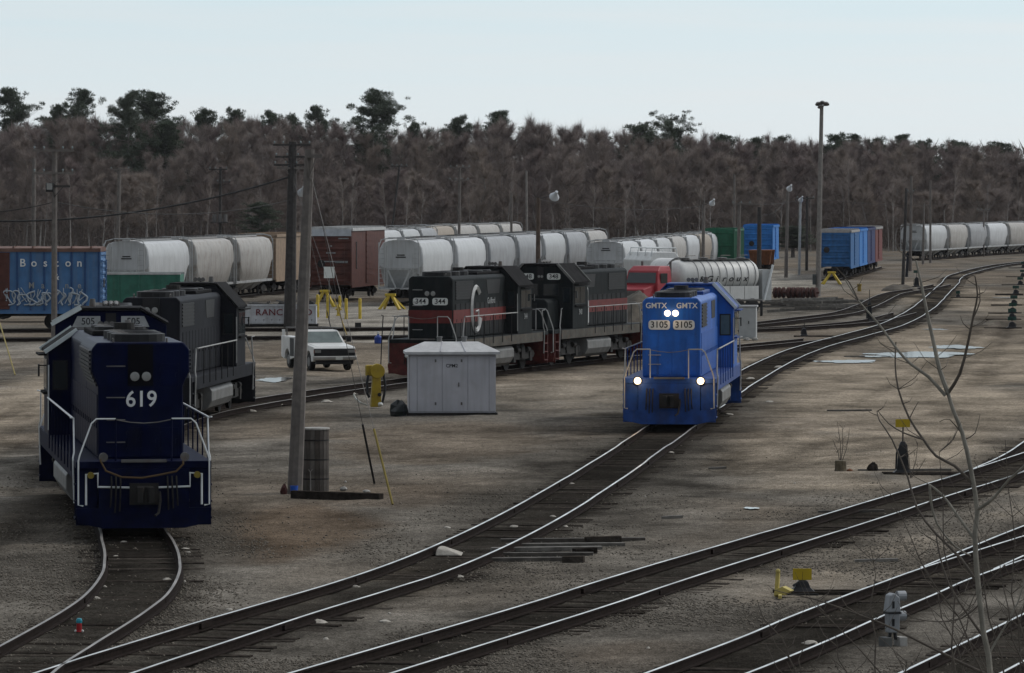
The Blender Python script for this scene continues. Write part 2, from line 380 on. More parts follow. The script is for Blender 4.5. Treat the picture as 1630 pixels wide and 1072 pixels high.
# low relief, kept under the rails
relief = (n1-.5)*.10 + (n3-.5)*.05
gz = np.where(near, relief*sst(dt, 1.5, 3.2) - .012 + (n3-.5)*.05*(1-sst(dt, 1.5, 3.2)), -.012)
for q_ in PUDDLES:
    c_ = G(q_[0], q_[1]); s_ = (q_[1]-HOR)/CAMH; ry_ = .8*(G(q_[0], q_[1]-q_[3]).y - G(q_[0], q_[1]+q_[3]).y)/2
    w_ = 1-sst(np.sqrt(((gx-c_.x)/(q_[2]/s_))**2 + ((gy-c_.y)/ry_)**2), 1.0, 1.7); gz = gz*(1-w_) - .05*w_
sand = np.array((.205, .174, .138)); dirt = np.array((.128, .106, .084)); gravel = np.array((.118, .108, .095)); dark = np.array((.0165, .0150, .0130)); brown = np.array((.092, .070, .052)); conc = np.array((.205, .191, .170))
def lerp(a, b, t): return a*(1-t[:, None]) + b*t[:, None]
def blob(px, py, rx, ry_px):                      # soft patch given by its centre and half size in photo pixels
    c = G(px, py); a = G(px, py-ry_px); b = G(px, py+ry_px); ry = (a.y-b.y)/2; s = (py-HOR)/CAMH
    d = np.sqrt(((gx-c.x)/(rx/s))**2 + ((gy-c.y)/ry)**2) + (n1-.5)*.7
    return 1-sst(d, .55, 1.1)
col = np.repeat(gravel[None], len(gx), 0)
col = lerp(col, dirt, sst(n2, .35, .7)*.7)
for a, t_, w in ((1400, 640, .95),):
    pass
for px, py, rx, ry, cc, w in (
    (1430,640,330,120,sand,.95),(1250,720,170,60,sand,.7),(1560,560,150,60,sand,.8),(1500,470,140,30,sand,.7),(1230,445,110,22,conc,1),(1330,470,80,14,dirt,.6),
    (560,510,190,32,conc,.9),(60,640,170,75,sand,.85),(20,760,110,90,conc,.65),(30,560,150,16,conc,.5),(560,580,220,22,sand,.6),(700,700,220,40,dirt,.8),(900,620,220,30,sand,.55),
    (480,840,170,45,brown,.9),(400,870,120,30,brown,.8),(640,790,120,25,brown,.5),(1000,830,180,60,gravel,.8),(1400,900,230,45,sand,.45),(1250,930,180,40,sand,.5),(1000,1040,160,30,brown,.5),
    (700,1000,200,30,gravel,1),(560,940,120,26,gravel,1),(340,960,90,30,gravel,1)):
    col = lerp(col, cc, blob(px, py, rx, ry)*w)
for px, py, rx, ry, w in ((880,715,130,24,.35),(100,800,50,80,.5),(330,840,60,40,.45),(1420,1040,200,40,.6),(1250,1060,120,30,.5),(820,640,90,25,.3),(480,660,120,20,.3),(1610,700,60,90,.35)):
    col = lerp(col, dark, blob(px, py, rx, ry)*w)
for ti, y0, y1, wd, ww in ((1, 112, 205, 4.2, .88), (0, 92, 180, 3.6, .8), (0, 190, 260, 3.2, .6), (3, 78, 105, 2.6, .45)):
    dd_ = np.full(gx.shape, 99.0); dd_[near] = dist_to(None, gx[near], gy[near], [TRACK_SAMPLES[ti]])
    col = lerp(col, dark*1.3, (1-sst(dd_ + (n1-.5)*2.4 + (n3-.5)*1.2, .9, wd))*sst(gy, y0, y0+18)*(1-sst(gy, y1-22, y1))*ww)
tk = 1 - sst(dt + (n1-.5)*1.3, .55, 1.9)
col = lerp(col, dark*1.2, tk*.92)
edge = sst(dt, .9, 1.6)*(1-sst(dt, 1.7, 3.0)); col = lerp(col, gravel*.85, edge*.5*(gy < 210))
n4 = vnoise(gx, gy, 1.6, 3.5, 21)*.5 + vnoise(gx, gy, .6, 1.2, 22)*.3 + vnoise(gx, gy, 4.5, 9, 23)*.2
col *= np.clip(1 + (n4-.5)*1.35 + (n3-.5)*.55, .35, 1.7)[:, None]
# tyre ruts worn by yard trucks
RUTS = [[(-40,700),(60,655),(110,628),(200,612),(330,600)],[(-40,735),(50,690),(85,660)],[(-40,790),(40,735),(80,700)],[(-40,610),(80,600),(200,592)],[(430,612),(560,605),(700,588)],[(820,660),(940,640),(1000,622)],[(1180,740),(1300,690),(1420,630),(1540,560),(1590,500)],[(1230,760),(1350,705),(1470,645),(1575,575)],[(1120,770),(1260,735),(1400,720),(1520,700)],[(640,720),(780,700),(900,690)],[(1150,790),(1300,765),(1390,758)],[(520,700),(700,680),(860,668)],[(1500,620),(1560,560),(1600,480),(1606,440)]]
rs = []
for r_ in RUTS:
    c_ = smooth(resample(catmull([G(*q_) for q_ in r_], .4), .8), 4)
    for o_ in (-.85, .85): rs.append(np.array([(v.x, v.y) for v in offset_path(c_, o_)]))
dr = np.full(gx.shape, 99.0); dr[near] = dist_to(None, gx[near], gy[near], rs)
rw_ = (1-sst(dr + (n1-.5)*.5, .12, .62))*sst(n2, .2, .5)*(dt > 1.4); col *= (1-.42*rw_)[:, None]; gz -= .035*rw_
nx, ny = len(xs), len(ys)
idx = np.arange(nx*ny).reshape(ny, nx)
quads = np.stack([idx[:-1, :-1], idx[:-1, 1:], idx[1:, 1:], idx[1:, :-1]], -1).reshape(-1, 4)
gm = bpy.data.meshes.new('ground'); gm.from_pydata(np.stack([gx, gy, gz], 1).tolist(), [], quads.tolist())
col *= np.array((1.12, 1.105, 1.07))
at_ = gm.attributes.new('tone', 'FLOAT_COLOR', 'POINT'); at_.data.foreach_set('color', np.concatenate([np.clip(col, 0, 1), np.ones((len(gx), 1))], 1).astype(np.float32).ravel())
gm.polygons.foreach_set('use_smooth', [True]*len(gm.polygons))
m = bpy.data.materials.new('yard_ground'); m.use_nodes = True; n = m.node_tree; P = n.nodes['Principled BSDF']; L = n.links.new
P.inputs['Roughness'].default_value = .95; P.inputs['Specular IOR Level'].default_value = .0
an = n.nodes.new('ShaderNodeAttribute'); an.attribute_name = 'tone'
tcn = n.nodes.new('ShaderNodeTexCoord')
def gnoise(sc, lo, hi, a, b, stretch=None, det=4):
    q = n.nodes.new('ShaderNodeTexNoise'); q.inputs['Scale'].default_value = sc; q.inputs['Detail'].default_value = det; q.inputs['Roughness'].default_value = .65
    v = tcn.outputs['Object']
    if stretch:
        mm = n.nodes.new('ShaderNodeMapping'); mm.inputs['Scale'].default_value = stretch; L(v, mm.inputs[0]); v = mm.outputs[0]
    L(v, q.inputs['Vector']); r = n.nodes.new('ShaderNodeMapRange'); r.inputs['From Min'].default_value = lo; r.inputs['From Max'].default_value = hi; r.inputs['To Min'].default_value = a; r.inputs['To Max'].default_value = b
    L(q.outputs['Fac'], r.inputs['Value']); return r.outputs[0]
def mul(a, b):
    q = n.nodes.new('ShaderNodeVectorMath'); q.operation = 'SCALE'; L(a, q.inputs[0]); L(b, q.inputs['Scale']); return q.outputs[0]
c = mul(mul(mul(an.outputs['Color'], gnoise(30, .3, .7, .30, 1.75, (1, .4, 1), 6)), gnoise(5, .3, .7, .68, 1.32, (1, .5, 1))), gnoise(.8, .3, .7, .85, 1.15, None, 6))
L(c, P.inputs['Base Color'])
bq = n.nodes.new('ShaderNodeTexNoise'); bq.inputs['Scale'].default_value = 14; bq.inputs['Detail'].default_value = 6; L(tcn.outputs['Object'], bq.inputs['Vector'])
bn = n.nodes.new('ShaderNodeBump'); bn.inputs['Strength'].default_value = .6; bn.inputs['Distance'].default_value = .06; L(bq.outputs['Fac'], bn.inputs['Height']); L(bn.outputs[0], P.inputs['Normal'])
gm.materials.append(m)
go = bpy.data.objects.new('ground', gm); COL.objects.link(go); go['kind'] = 'structure'
def ground_z(x, y):
    i = min(max(np.searchsorted(xs, x)-1, 0), nx-2); j = min(max(np.searchsorted(ys, y)-1, 0), ny-2)
    return float(gz[idx[j, i]])
# loose stones of the ballast
def stones(name, N, region, mcol, size):
    base = np.array([(1,0,0),(-1,0,0),(0,1,0),(0,-1,0),(0,0,1),(0,0,-.6)], float); fb = np.array([(0,2,4),(2,1,4),(1,3,4),(3,0,4),(2,0,5),(1,2,5),(3,1,5),(0,3,5)])
    P0 = region(N); N = len(P0); sz = rng.uniform(size[0], size[1], (N, 1))*np.array([1, 1, .7])*rng.uniform(.6, 1.3, (N, 3)); ang = rng.uniform(0, 6.28, N)
    V = base[None]*sz[:, None, :] + rng.normal(0, .15, (N, 6, 3))*sz[:, None, :]; ca, sa = np.cos(ang)[:, None], np.sin(ang)[:, None]
    V = np.stack([V[..., 0]*ca-V[..., 1]*sa, V[..., 0]*sa+V[..., 1]*ca, V[..., 2]], -1) + P0[:, None, :]
    F = (fb[None] + (np.arange(N)*6)[:, None, None]).reshape(-1, 3)
    me = bpy.data.meshes.new(name); nv = N*6; nf = len(F)
    me.vertices.add(nv); me.vertices.foreach_set('co', V.astype(np.float32).ravel()); me.loops.add(nf*3); me.loops.foreach_set('vertex_index', F.astype(np.int32).ravel())
    me.polygons.add(nf); me.polygons.foreach_set('loop_start', np.arange(0, nf*3, 3, dtype=np.int32)); me.update(); me.validate()
    tone = np.repeat(rng.uniform(.6, 1.3, N), 6); a = me.attributes.new('tone', 'FLOAT', 'POINT'); a.data.foreach_set('value', tone.astype(np.float32))
    mm = bpy.data.materials.new(name); mm.use_nodes = True; q = mm.node_tree; pp = q.nodes['Principled BSDF']; pp.inputs['Roughness'].default_value = .9; pp.inputs['Specular IOR Level'].default_value = .05
    aa = q.nodes.new('ShaderNodeAttribute'); aa.attribute_name = 'tone'; vm = q.nodes.new('ShaderNodeVectorMath'); vm.operation = 'SCALE'; vm.inputs[0].default_value = mcol
    q.links.new(aa.outputs['Fac'], vm.inputs['Scale']); q.links.new(vm.outputs[0], pp.inputs['Base Color']); me.materials.append(mm)
    o = bpy.data.objects.new(name, me); COL.objects.link(o); o['kind'] = 'stuff'; tag(o, 'loose grey crushed stone strewn along the tracks', 'gravel')
    return o
def reg(N):
    # even density in the picture: sample photo pixels, keep those near tracks or on gravel
    px = rng.uniform(-100, 1730, N*2); py = 690 + (1110-690)*np.sqrt(rng.random(N*2)); s = (py-HOR)/CAMH; X = (px-CX)/s; Y = FPX/s
    d = dist_to(None, X, Y, TRACK_SAMPLES[:5]); pr = np.where(d < .62, .05, np.where(d < 3.0, 1.0, .12)); gn = vnoise(X, Y, 3, 6, 9)
    k = (rng.random(len(X)) < pr*np.clip(gn*2.6-.75, 0, 1)) & ((d < .62) | (d > .86)); X, Y, d = X[k][:N], Y[k][:N], d[k][:N]
    i = np.clip(np.searchsorted(xs, X)-1, 0, nx-2); j = np.clip(np.searchsorted(ys, Y)-1, 0, ny-2)
    return np.stack([X, Y, gz[idx[j, i]] + .008], 1)
stones('gravel', 60000, reg, (.148, .130, .108), (.014, .034))
# rain puddles
water = mat('puddle_water', (.03, .03, .03), .09, var=.1, spec=.5)
def puddle(px, py, rx, ry, label, seed):
    rd = random.Random(seed); c = G(px, py); s = (py-HOR)/CAMH; ryw = .8*(G(px, py-ry).y - G(px, py+ry).y)/2; m = MB(); n_ = 60
    zc = -.012
    ring = []
    ph = [rd.uniform(0, 6.28) for _ in range(4)]
    for i in range(n_):
        t = 2*math.pi*i/n_; k = 1 + .15*math.sin(2*t+ph[0]) + .13*math.sin(3*t+ph[1]) + .10*math.sin(5*t+ph[2]) + .09*math.sin(9*t+ph[3]) + rd.uniform(-.06, .06)
        ring.append((c.x + rx/s*k*math.cos(t), c.y + ryw*k*math.sin(t), zc))
    m.add(ring, [tuple(range(n_))]); o = m.build('puddle', water); o['kind'] = 'structure'; o['label'] = label
for q_ in PUDDLES: puddle(*q_)
# ------------------------------------------------------------------ rolling stock shared pieces
def wheel_mesh(r, m):
    mb = MB(); mb.lathe([(.12, -.06), (r+.028, -.06), (r+.028, -.035), (r, -.03), (r-.005, .07), (r-.07, .075), (r-.10, .03), (.16, .03), (.14, .09), (.02, .09)], 20)
    mb.v = [(x, z, y) for x, y, z in mb.v]; return mb.mesh('wheel', m, True)
WHEEL = wheel_mesh(.51, grime); WHEEL_S = wheel_mesh(.42, grime)
def flipped(me):
    k = me.copy(); k.transform(Matrix.Scale(-1, 4, (0, 1, 0))); k.flip_normals(); return k
WHEEL_F, WHEEL_SF = flipped(WHEEL), flipped(WHEEL_S)
def engine_truck(parent, xc, axles, name='truck'):
    m = MB(); h = axles[-1]+.75
    for sg in (-1, 1):
        y = sg*1.08
        m.prism([(xc-h, .62), (xc-h+.25, .78), (xc-.5, .80), (xc-.35, .62), (xc+.35, .62), (xc+.5, .80), (xc+h-.25, .78), (xc+h, .62), (xc+h-.15, .48), (xc+.45, .42), (xc-.45, .42), (xc-h+.15, .48)], y-.07, y+.07, 'y')
        for a in axles:
            m.box(xc+a-.17, xc+a+.17, y-.10*1, y+.12, .33, .74)
            for q in (-.3, .3): m.cyl((xc+a+q, y+sg*.02, .50), (xc+a+q, y+sg*.02, .74), .07, n=8)
        m.box(xc-.28, xc+.28, y-.12, y+.14, .5, .95)
        m.cyl((xc+.62, y+sg*.1, .84), (xc+1.05, y+sg*.1, .84), .11, n=10); m.cyl((xc-.62, y+sg*.1, .84), (xc-1.05, y+sg*.1, .84), .11, n=10)
    m.box(xc-.3, xc+.3, -1.0, 1.0, .55, 1.15)
    for a in axles: m.cyl((xc+a, -.9, .51), (xc+a, .9, .51), .09, n=10)
    t = m.build(name, grime, parent)
    for a in axles:
        for sg in (-1, 1): inst('wheel', WHEEL if sg < 0 else WHEEL_F, t, (xc+a, sg*.76, .51))
    return t
def car_truck(parent, xc):
    m = MB()
    for sg in (-1, 1):
        y = sg*1.0
        m.prism([(xc-1.15, .50), (xc-.95, .56), (xc-.35, .72), (xc+.35, .72), (xc+.95, .56), (xc+1.15, .50), (xc+1.15, .34), (xc+.8, .34), (xc+.35, .2), (xc-.35, .2), (xc-.8, .34), (xc-1.15, .34)], y-.06, y+.06, 'y')
        for q in (-.15, 0, .15): m.cyl((xc+q, y, .3), (xc+q, y, .55), .07, n=8)
    m.box(xc-.2, xc+.2, -1.0, 1.0, .5, .85)
    for a in (-.88, .88): m.cyl((xc+a, -.9, .42), (xc+a, .9, .42), .07, n=8)
    t = m.build('truck', grime, parent)
    for a in (-.88, .88):
        for sg in (-1, 1): inst('wheel', WHEEL_S if sg < 0 else WHEEL_SF, t, (xc+a, sg*.76, .42))
    return t
def coupler(parent, x, sg):
    m = MB(); m.bar((x, 0, .88), (x+sg*.45, 0, .88), .2, .2); m.prism([(x+sg*.40, -.17), (x+sg*.62, -.17), (x+sg*.62, -.06), (x+sg*.52, -.02), (x+sg*.52, .04), (x+sg*.68, .08), (x+sg*.66, .19), (x+sg*.40, .16)], .70, 1.04, 'z')
    m.tube([(x+sg*.02, .35, .9), (x+sg*.2, .35, .7), (x+sg*.35, .3, .45), (x+sg*.45, .22, .4)], .03, 6)
    return m.build('coupler', grime, parent)

# ------------------------------------------------------------------ diesel locomotives
lens_off = mat('headlight_glass', (.22, .22, .21), .15, var=.1, spec=.8)
lens_on = mat('lit_headlight', (.9, .85, .75), .3, emit=2.2)
def make_loco(label, o, group=None):
    """local frame: +x = long-hood end, z = 0 at rail top"""
    hl = o.get('half', 8.0); body, cabm, roofm, sill = o['body'], o.get('cab', o['body']), o['roof'], o.get('sill', o['body'])
    hr, six, flare = o['rail'], o.get('six', False), o.get('flare', False)
    T = thing('diesel_locomotive', label, 'locomotive', group=group)
    xh = hl-1.15; xc0, xc1 = -hl+2.75, -hl+5.05; HT = o.get('hood', 4.16)
    # frame and deck
    m = MB().box(-hl, hl, -1.5, 1.5, 1.42, 1.58); m.box(-hl+.3, hl-.3, -1.25, 1.25, 1.12, 1.42)
    m.build('deck', sill, T, .015)
    for sg in (-1, 1):
        MB().box(-hl+1.0, hl-1.0, sg*1.50-.02, sg*1.50+.02, 1.16, 1.55).build('side_sill', o.get('sillside', sill), T)
    for e in (-1, 1):
        m = MB(); x = e*hl
        m.prism([(-1.5, .50), (-1.45, .22), (-.9, .10), (.9, .10), (1.45, .22), (1.5, .50), (1.5, .55), (1.0, .55), (1.0, 1.42), (-1.0, 1.42), (-1.0, .55), (-1.5, .55)], x-.03, x+.03)
        p = m.build('pilot', o.get('pilot', sill), T)
        MB().box(x-.05+e*.05, x+.05+e*.05, -.32, .32, .62, 1.1).build('coupler_pocket', grime, p)
        coupler(T, x, e)
        for k, y in enumerate((-.62, -.52, .52, .62, -.72, .72)): MB().tube([(x+e*.03, y, 1.25), (x+e*.12, y, 1.1), (x+e*.16, y*1.02, .75), (x+e*.10, y*1.04, .45+.03*k)], .022, 5).build('air_hose', grime, T)
        MB().box(min(x-e*.02, x+e*.06), max(x-e*.02, x+e*.06), -.5, .5, 1.56, 1.62).build('drop_step', steelw, T)
        for sg in (-1, 1):
            st = MB(); xx = x - e*.38
            for z in (.32, .68, 1.05): st.box(xx-.28, xx+.28, min(sg*1.02, sg*1.52), max(sg*1.02, sg*1.52), z-.02, z+.02)
            st.box(xx+e*.28-.02, xx+e*.28+.02, min(sg*1.02, sg*1.5), max(sg*1.02, sg*1.5), .16, 1.42); st.box(xx-e*.28-.02, xx-e*.28+.02, min(sg*1.02, sg*1.5), max(sg*1.02, sg*1.5), .25, 1.42)
            st.build('step_well', o.get('pilot', sill), T)
            # corner handrail pair
            g = MB(); r = o.get('rail_r', .024)
            g.tube([(x-e*.06, sg*.62, 2.52), (x-e*.06, sg*1.05, 2.52), (x-e*.02, sg*1.16, 2.42), (x+e*.02, sg*1.42, 1.72), (x+e*.03, sg*1.45, 1.60), (x+e*.03, sg*1.45, .62), (x+e*.03, sg*1.34, .60)], r)
            g.tube([(x-e*.75, sg*1.50, .62), (x-e*.75, sg*1.53, 1.62), (x-e*.80, sg*1.50, 1.75), (x-e*1.0, sg*1.50, 2.35), (x-e*1.02, sg*1.50, 2.50), (x-e*.9, sg*1.58, 2.52)], r)
            g.build('corner_handrail', hr, T)
            g = MB(); g.tube([(x-e*.06, sg*.62, 1.58), (x-e*.06, sg*.62, 2.52)], .02); g.build('stanchion', hr if not o.get('dark_st') else sill, T)
        g = MB(); g.tube([(x-e*.06, -.62, 2.50), (x-e*.06, -.3, 2.44), (x-e*.06, 0, 2.42), (x-e*.06, .3, 2.44), (x-e*.06, .62, 2.50)], .012, 5); g.build('safety_chain', steelw, T)
        if o.get('hose_arc') and e > 0:
            MB().tube([(x+.05, -.95, 1.75), (x+.18, -.97, 1.6), (x+.2, -.85, 1.38), (x+.2, -.5, 1.24), (x+.2, -.05, 1.22), (x+.2, .3, 1.28), (x+.2, .7, 1.36), (x+.18, .86, 1.52), (x+.05, .86, 1.7)], .022, 6).build('jumper_hose', mat('brown_hose', (.085, .05, .018), .7), T)
            for sg in (-1, 1): MB().cyl((x+.06, sg*.9, 1.68), (x+.16, sg*.9, 1.68), .10, n=12).build('receptacle', steelw, T)
        if o.get('grab'):
            for sg in (-1, 1):
                MB().tube([(x+e*.05, sg*1.0+sg*.28, .62), (x+e*.05, sg*1.28, 1.30), (x+e*.05, sg*1.02, 1.32), (x+e*.05, sg*1.02, 1.02), (x+e*.05, sg*.3, 1.0)], .024).build('uncoupling_lever', hr, T)
    # side rails with stanchions
    for sg in (-1, 1):
        g = MB(); g.tube([(xc1+.1, sg*1.52, 2.50), (hl-1.05, sg*1.52, 2.50)], .024); g.build('side_handrail', o.get('siderail', hr), T)
        k = xc1+1.1
        while k < hl-1.3:
            g = MB(); g.tube([(k, sg*1.53, 1.3), (k, sg*1.53, 2.50)], .02, 5); g.build('stanchion', o.get('stanch', blackp), T); k += 1.45
    # long hood
    w = .95
    if flare:
        xf = xh-4.6
        m = MB().prism([(-w, 1.58), (w, 1.58), (w, HT-.16), (w-.16, HT), (-w+.16, HT), (-w, HT-.16)], xc1, xf)
        m.prism([(-w, 1.58), (w, 1.58), (w, 3.2), (w+.15, 3.55), (w+.15, HT-.14), (w+.02, HT+.02), (-w-.02, HT+.02), (-w-.15, HT-.14), (-w-.15, 3.55), (-w, 3.2)], xf+.004, xh)
    else:
        m = MB().prism([(-w, 1.58), (w, 1.58), (w, HT-.12), (w-.12, HT), (-w+.12, HT), (-w, HT-.12)], xc1, xh)
    hood = m.build('long_hood', body, T, .05)
    if o.get('stripe'):
        z0, z1 = o['stripe_z']
        m = MB().box(xc1+.02, xh-.06, -w-.026, w+.026, z0, z1); m.box(xh-.2, xh+.006, -w+.03, w-.03, z0+.001, z1-.001)
        m.build('painted_stripe', o['stripe'], hood)
    # doors along the hood, radiator grilles, blower bulge
    dm = MB().box(-.33, .33, -.012, .012, 0, 1.35); dm.box(.22, .27, -.03, .03, .6, .72); dme = dm.mesh('hood_door', o.get('door', body))
    k = xc1+.75
    while k < xh-.4:
        for sg in (-1, 1): inst('hood_door', dme, hood, (k, sg*(w+.008), 1.66))
        k += .74
    for sg in (-1, 1):
        m = MB(); x0, x1 = (xh-4.2, xh-.15) if flare else (xh-3.1, xh-.45)
        if flare:
            nl = 9
            for i in range(nl):
                f = i/(nl-1); yy = w+.02+.15*min(1, f*2); z = 3.22+.75*f; m.bar((x0, sg*yy, z), (x1, sg*yy, z), .05, .05)
            m.add([(x0, sg*(w+.012), 3.21), (x1, sg*(w+.012), 3.21), (x1, sg*(w+.162), 3.56), (x0, sg*(w+.162), 3.56)], [(0, 1, 2, 3)]); m.box(x0, x1, min(sg*(w+.14), sg*(w+.16)), max(sg*(w+.14), sg*(w+.16)), 3.56, HT-.16)
        else:
            m.box(x0, x1, min(sg*w, sg*(w+.012)), max(sg*w, sg*(w+.012)), 3.18, 3.95)
            for i in range(7): m.bar((x0, sg*(w+.02), 3.22+.115*i), (x1, sg*(w+.02), 3.22+.115*i), .03, .05)
        m.build('radiator_grille', blackp, hood)
        if not flare:
            m = MB(); x0 = -.2; m.prism([(x0-.9, 3.35), (x0+.9, 3.35), (x0+1.1, 3.95), (x0-1.1, 3.95)], sg*w, sg*(w+.012), 'y'); m.build('brake_grille', blackp, hood)
    # roof gear
    fans = ([xh-.95, xh-2.2, xh-3.5] + [0.3, -1.0])
    for fx in fans:
        m = MB().lathe([(.62, 0), (.62, .17), (.55, .19), (.5, .12), (.12, .12), (.1, .16), (.02, .16)], 18, (fx, 0, HT+(.02 if flare else 0))); m.build('roof_fan', blackp, hood)
    m = MB().box(-2.3, 1.5, -.72, .72, HT, HT+.12); m.build('brake_hatch', roofm, hood, .03)
    m = MB().cyl((1.9, 0, HT-.01), (1.9, 0, HT+.32), .26, .24, 14); m.cyl((1.9, 0, HT+.30), (1.9, 0, HT+.325), .19, n=14); m.build('exhaust_stack', grime, hood)
    for sg in (-1, 1): MB().tube([(xh-.1, sg*.6, HT-.02), (xh-.1, sg*.6, HT+.1), (xh-.3, sg*.6, HT+.1), (xh-.3, sg*.6, HT-.02)], .018, 5).build('lifting_eye', steelw, hood)
    # ladder rungs on the hood end
    for z in o.get('rungs', (1.9, 2.35, 2.8, 3.25, 3.7)):
        MB().tube([(xh-.01, -.75, z), (xh+.07, -.75, z), (xh+.07, -.35, z), (xh-.01, -.35, z)], .014, 5).build('grab_iron', o.get('rungm', hr), hood)
    m = MB().box(xh, xh+.03, -.28, .28, HT-.95 if flare else HT-.6, HT-.02); 
    if o.get('lightbox', True): m.build('headlight_panel', o.get('panel', blackp), hood)
    if o.get('end_panels'):
        for y0, y1, z0, z1 in o['end_panels']:
            q = MB().box(xh, xh+.014, y0, y1, z0, z1).build('end_panel', body, hood, .006)
            for z in (z0+.1, z1-.16): MB().box(xh+.014, xh+.03, y0-.015, y0+.035, z, z+.07).build('hinge', body, q)
            MB().box(xh+.014, xh+.04, y1-.08, y1-.03, (z0+z1)/2-.05, (z0+z1)/2+.05).build('latch', body, q)
    lz = o.get('light_z', HT-.42)
    for y in (-.13, .13):
        q = MB().lathe([(.02, 0), (.095, 0), (.105, .03), (.085, .035), (.02, .03)], 14).build('headlight', o.get('lens', lens_off), hood, smooth=True)
        q.location = (xh+.035, y, lz); q.rotation_euler = (0, R(90), 0)
    # cab
    CT = o.get('cabtop', 4.42); EZ = o.get('eave_z', 3.62)
    m = MB().prism([(-1.5, 1.58), (1.5, 1.58), (1.5, EZ), (.78, CT-.03), (-.78, CT-.03), (-1.5, EZ)], xc0, xc1)
    cab = m.build('cab', cabm, T, .02)
    m = MB()
    for sg in (-1, 1):
        m.add([(xc0-.08, sg*1.56, EZ-.02), (xc1+.08, sg*1.56, EZ-.02), (xc1+.08, sg*.8, CT+.005), (xc0-.08, sg*.8, CT+.005), (xc0-.08, sg*1.56, EZ+.04), (xc1+.08, sg*1.56, EZ+.04), (xc1+.08, sg*.8, CT+.06), (xc0-.08, sg*.8, CT+.06)],
              [(0,1,2,3),(7,6,5,4),(0,4,5,1),(1,5,6,2),(2,6,7,3),(3,7,4,0)])
    m.box(xc0-.08, xc1+.08, -.8, .8, CT-.02, CT+.05); m.build('cab_roof', roofm, cab)
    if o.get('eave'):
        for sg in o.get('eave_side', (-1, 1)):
            for xx in (xc0-.10, xc1+.10): MB().bar((xx, sg*1.60, EZ), (xx, sg*.80, CT+.05), .07, .10).build('eave_edge', o['eave'], cab)  # pale bars paint the sun caught along the sloped roof edge
    for sg in (-1, 1):
        for x0, x1 in ((xc0+.28, xc0+1.0), (xc0+1.1, xc0+1.82)):
            f = MB().box(x0-.04, x1+.04, min(sg*1.49, sg*1.515), max(sg*1.49, sg*1.515), 2.66, 3.46).build('window', blackp, cab)
            MB().box(x0, x1, min(sg*1.51, sg*1.525), max(sg*1.51, sg*1.525), 2.70, 3.42).build('pane', o.get('pane', glass), f)
        MB().box(xc0+.2, xc0+1.9, min(sg*1.52, sg*1.72), max(sg*1.52, sg*1.72), 3.52, 3.56).build('sunshade', roofm, cab)
        MB().box(xc0+.25, xc0+1.85, min(sg*1.50, sg*1.6), max(sg*1.50, sg*1.6), 2.56, 2.62).build('armrest', roofm, cab)
        q = MB().bar((xc0+.15, sg*1.64, 2.95), (xc0+.15, sg*1.64, 3.25), .16, .04, (0, 1, 0)); q.bar((xc0+.15, sg*1.49, 3.22), (xc0+.15, sg*1.62, 3.22), .03); q.build('mirror', blackp, cab)
        # rear wall window and door beside the hood, windshields over the nose
        for xx, e in ((xc1, 1), (xc0, -1)):
            f = MB().box(min(xx, xx+e*.012), max(xx, xx+e*.012), min(sg*1.02, sg*1.40), max(sg*1.02, sg*1.40), 2.68, 3.42).build('window', blackp, cab)
            MB().box(min(xx+e*.012, xx+e*.02), max(xx+e*.012, xx+e*.02), min(sg*1.06, sg*1.36), max(sg*1.06, sg*1.36), 2.72, 3.38).build('pane', o.get('pane', glass), f)
        f = MB().box(xc0-.012, xc0, min(sg*.10, sg*.85), max(sg*.10, sg*.85), 3.02, 3.60).build('windshield', blackp, cab)
        MB().box(xc0-.02, xc0-.012, min(sg*.14, sg*.81), max(sg*.14, sg*.81), 3.06, 3.56).build('pane', o.get('pane', glass), f)
        MB().tube([(xc1+.04, sg*1.5, 1.7), (xc1+.06, sg*1.5, 3.3)], .02, 5).build('grab_iron', hr, cab)
    m = MB()
    for k, y in enumerate((-.14, 0, .14)): m.tube([(xc0+.5, y, CT+.12), (xc0+.5+.25+.05*k, y, CT+.14), (xc0+.55+.35+.05*k, y, CT+.15)], .03, 8, .075)
    m.cyl((xc0+.55, 0, CT+.02), (xc0+.55, 0, CT+.12), .04, n=8); m.build('air_horn', o.get('horn', steelw), cab)
    m = MB().cyl((xc0+1.5, .5, CT+.02), (xc0+1.5, .5, CT+.26), .10, .07, 10); m.build('beacon', o.get('horn', steelw), cab)
    # nose
    m = MB().prism([(-.85, 1.58), (.85, 1.58), (.85, 2.78), (.70, 2.92), (-.70, 2.92), (-.85, 2.78)], -hl+1.05, xc0); nose = m.build('short_hood', body, T, .06)
    MB().box(-hl+1.03, -hl+1.05, -.35, .25, 1.68, 2.75).build('nose_door', o.get('door', body), nose)
    MB().box(xc0-.03, xc0-.012, -.14, .14, 3.72, CT-.1).build('headlight_panel', blackp, cab)
    for y in (-.07, .07):
        MB().cyl((xc0-.03, y, 3.9), (xc0-.05, y, 3.9), .06, n=12).build('headlight', lens_off, cab)
    # underneath
    if six:
        engine_truck(T, hl-3.4, (-1.7, 0, 1.7)); engine_truck(T, -hl+3.4, (-1.7, 0, 1.7)); tl = hl-5.95
    else:
        engine_truck(T, hl-3.1, (-1.35, 1.35)); engine_truck(T, -hl+3.1, (-1.35, 1.35)); tl = hl-5.35
    prof = []
    for sg in (1, -1):
        a = [(1.32, 1.08), (1.42, .95), (1.42, .62), (1.28, .38), (1.0, .24)]
        prof += [(sg*y, z) for y, z in (a if sg > 0 else a[::-1])]
    MB().prism(prof, -tl, tl).build('fuel_tank', o.get('tank', grime), T, .03)
